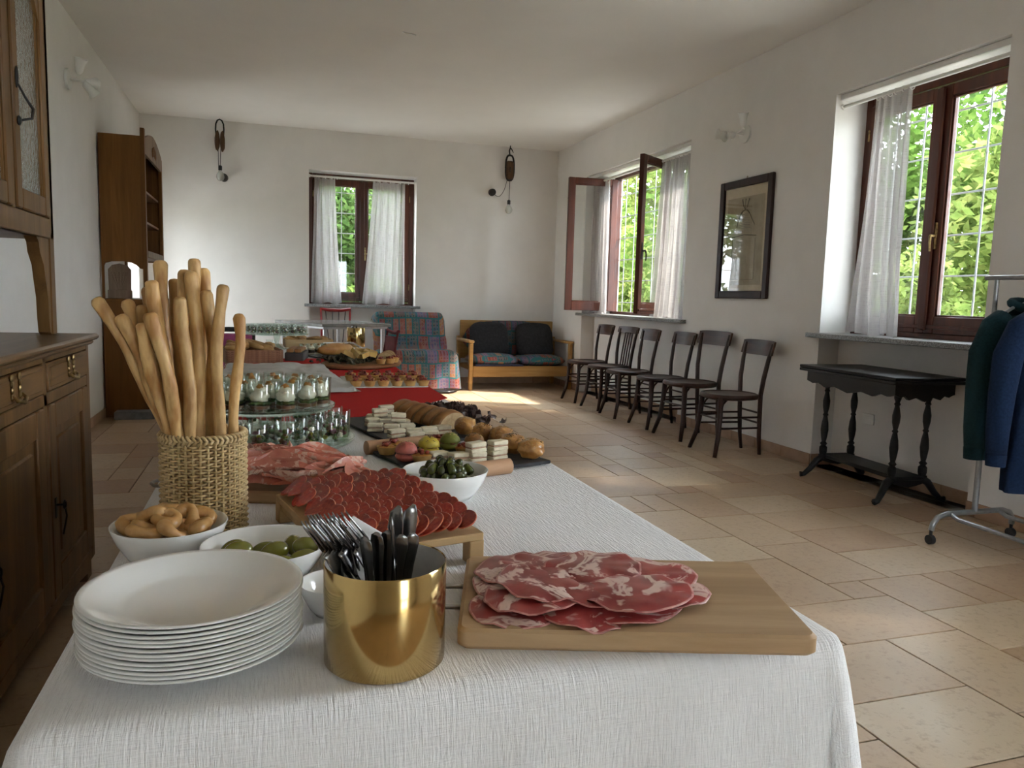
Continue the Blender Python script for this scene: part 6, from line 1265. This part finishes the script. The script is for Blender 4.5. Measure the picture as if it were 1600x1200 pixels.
o = tag(link('empty_tumbler', MB().lathe([(0, 0), (0.026, 0), (0.034, 0.095), (0.0335, 0.096), (0.032, 0.094), (0.0245, 0.006), (0, 0.006)], 24).mesh('tumbler', m_glass, 60), None, (0.03, 5.25, TZ+0.0005)), 'clear upturned tumbler standing behind the bread basket', 'tumbler')
# whole loaf on a slate
tag(slab(MB(), rrect(0.30, 0.20, 0.004), 0, 0.008, 0.002).obj('slate_board', m_slate, None, (0.30, 4.92, ZR), 0.35), 'small black slate under the whole loaf', 'board')
lf = thing('bread_loaf', 'long golden loaf lying on a small black slate', 'bread', (0.43, 5.10, ZR+0.008), math.radians(42))
MB().blob((0, 0, 0.036), (0.16, 0.055, 0.04), 6, 0.12, 2, 26, 14, flatb=0.035).obj('loaf', mat('golden_crust', (0.50, 0.26, 0.075), (0.34, 0.14, 0.03), 9, 0.45, bmp=0.1), lf, smooth=180)
for k in range(5): MB().tube([(-0.11+0.055*k, -0.035, 0.062), (-0.09+0.055*k, 0.0, 0.0745), (-0.07+0.055*k, 0.035, 0.062)], [0.002, 0.005, 0.002], 6, flat=0.5).obj('score', m_crumb, lf, smooth=180)
# oval wooden platter with canapes
ov = [(0.20*math.cos(2*PI*k/48), 0.30*math.sin(2*PI*k/48)) for k in range(48)]
pt = thing('wooden_platter', 'oval dark wooden platter of canapes on leaves', 'platter', (0.52, 4.40, ZR), math.radians(-35))
slab(MB(), ov, 0, 0.026, 0.008).obj('platter', wood('platter_wood', (0.16, 0.065, 0.025), (0.26, 0.115, 0.045), 1, 0.5, 8), pt)
ZP = ZR+0.026; m_oleaf = mat('olive_leaf', (0.085, 0.075, 0.03), (0.035, 0.03, 0.015), 40, 0.5)
leaf_heap(0.45, 4.40, ZP, math.radians(-35), 15, m_oleaf, 230, 0.13, 0.20, 'bed of dark leaves on the oval wooden platter', 'salad', 0.035)
m_cheese = mat('cheese_wedge', (0.58, 0.38, 0.11), (0.46, 0.27, 0.06), 20, 0.5); cw_ = MB().prism([(-0.035, -0.018), (0.035, -0.018), (0.0, 0.03)], 0, 0.02, 'z').mesh('cheese_wedge', m_cheese, 0)
R = rnd(91)
for k in range(9): tag(link('cheese_wedge', cw_, None, (0.44+0.035*(k % 3)+0.03*(k//3), 4.28+0.10*(k//3)-0.02*(k % 3), ZP+0.034+0.006*(k % 2)), (R.uniform(-0.5, 0.5), R.uniform(-0.4, 0.4), R.uniform(0, 6)), (1.3, 1.3, 1.3)), 'yellow cheese wedge on the leaves of the oval platter', 'cheese', 'cheese wedges on the platter')
for k in range(3): tag(link('bread_slice', lm_, None, (0.645+0.02*k, 4.36+0.07*k, ZP+0.006), (math.radians(-20), 0, math.radians(-20)), (0.8, 0.8, 0.9)), 'half round bread slice at the armchair end of the oval platter', 'bread slice', 'bread slices on the oval platter')
for k, (x, y) in enumerate(((0.60, 4.22), (0.655, 4.25), (0.69, 4.32))): spawn(tpr, t1, (x, y, ZP+0.001), (0, 0, k), 'tartlet on the rim of the oval platter', 'tartlets on the oval platter', (1.3, 1.3, 1.5))
# far end: tablet tray, basket, tartlets, cup
tt = thing('white_tray', 'small grey tray with a raised white rim propped behind the loaf', 'tray', (0.45, 5.62, TZ+0.0005), math.radians(20))
slab(MB(), rrect(0.24, 0.17, 0.02), 0, 0.008, 0.002).obj('tray_base', mat('grey_tray', (0.27, 0.27, 0.27), (0.22, 0.22, 0.22), 10, 0.5), tt)
rm = rrect(0.24, 0.17, 0.02); MB().tube([(p[0], p[1], 0.012+0.03*p[1]/0.17) for p in rm]+[(rm[0][0], rm[0][1], 0.012)], 0.006, 6, False).obj('rim', m_white, tt, smooth=180)
gold_cup((0.665, 6.05, TZ+0.0003), 'gold cup with a few utensils at the far end of the table').scale = (1.06, 1.06, 1.3)
for k in range(4): stick(hm, 'knife', (0.655+0.008*k, 6.05, TZ+0.02), (0.63+0.012*k, 6.03, TZ+0.165), 0.4*k, 'dark utensil standing in the far gold cup', 'utensils in the far gold cup', 'utensil')
wb = thing('wooden_crate', 'low pale wooden crate of bread at the far end of the table', 'crate', (0.30, 6.02, TZ+0.0005), 0.05)
for s_ in (-1, 1):
    MB().box(-0.17, 0.17, s_*0.12-0.006, s_*0.12+0.006, 0, 0.06, 0.002).obj('side_board', m_pinel, wb); MB().box(s_*0.17-0.006, s_*0.17+0.006, -0.114, 0.114, 0, 0.06, 0.002).obj('end_board', m_pinel, wb)
MB().box(-0.165, 0.165, -0.114, 0.114, 0.002, 0.010).obj('bottom_board', m_pinel, wb)
for k in range(8): tag(link('bread_roll', rls[k % 2], None, (0.30-0.115+0.075*(k % 4), 5.97+0.1*(k//4), TZ+0.05+0.006*(k % 3)), (0.1, 0.2, k*1.3)), 'bread roll lying in the pale wooden crate', 'bread roll', 'rolls in the wooden crate')
for k in range(8): spawn(tpr, t1, (0.47+0.055*(k % 4), 5.87+0.065*(k//4)+0.01*(k % 4), TZ+0.0005), (0, 0, k), 'tartlet in the small cluster before the far gold cup', 'tartlets near the far gold cup', (1.2, 1.2, 1.6))
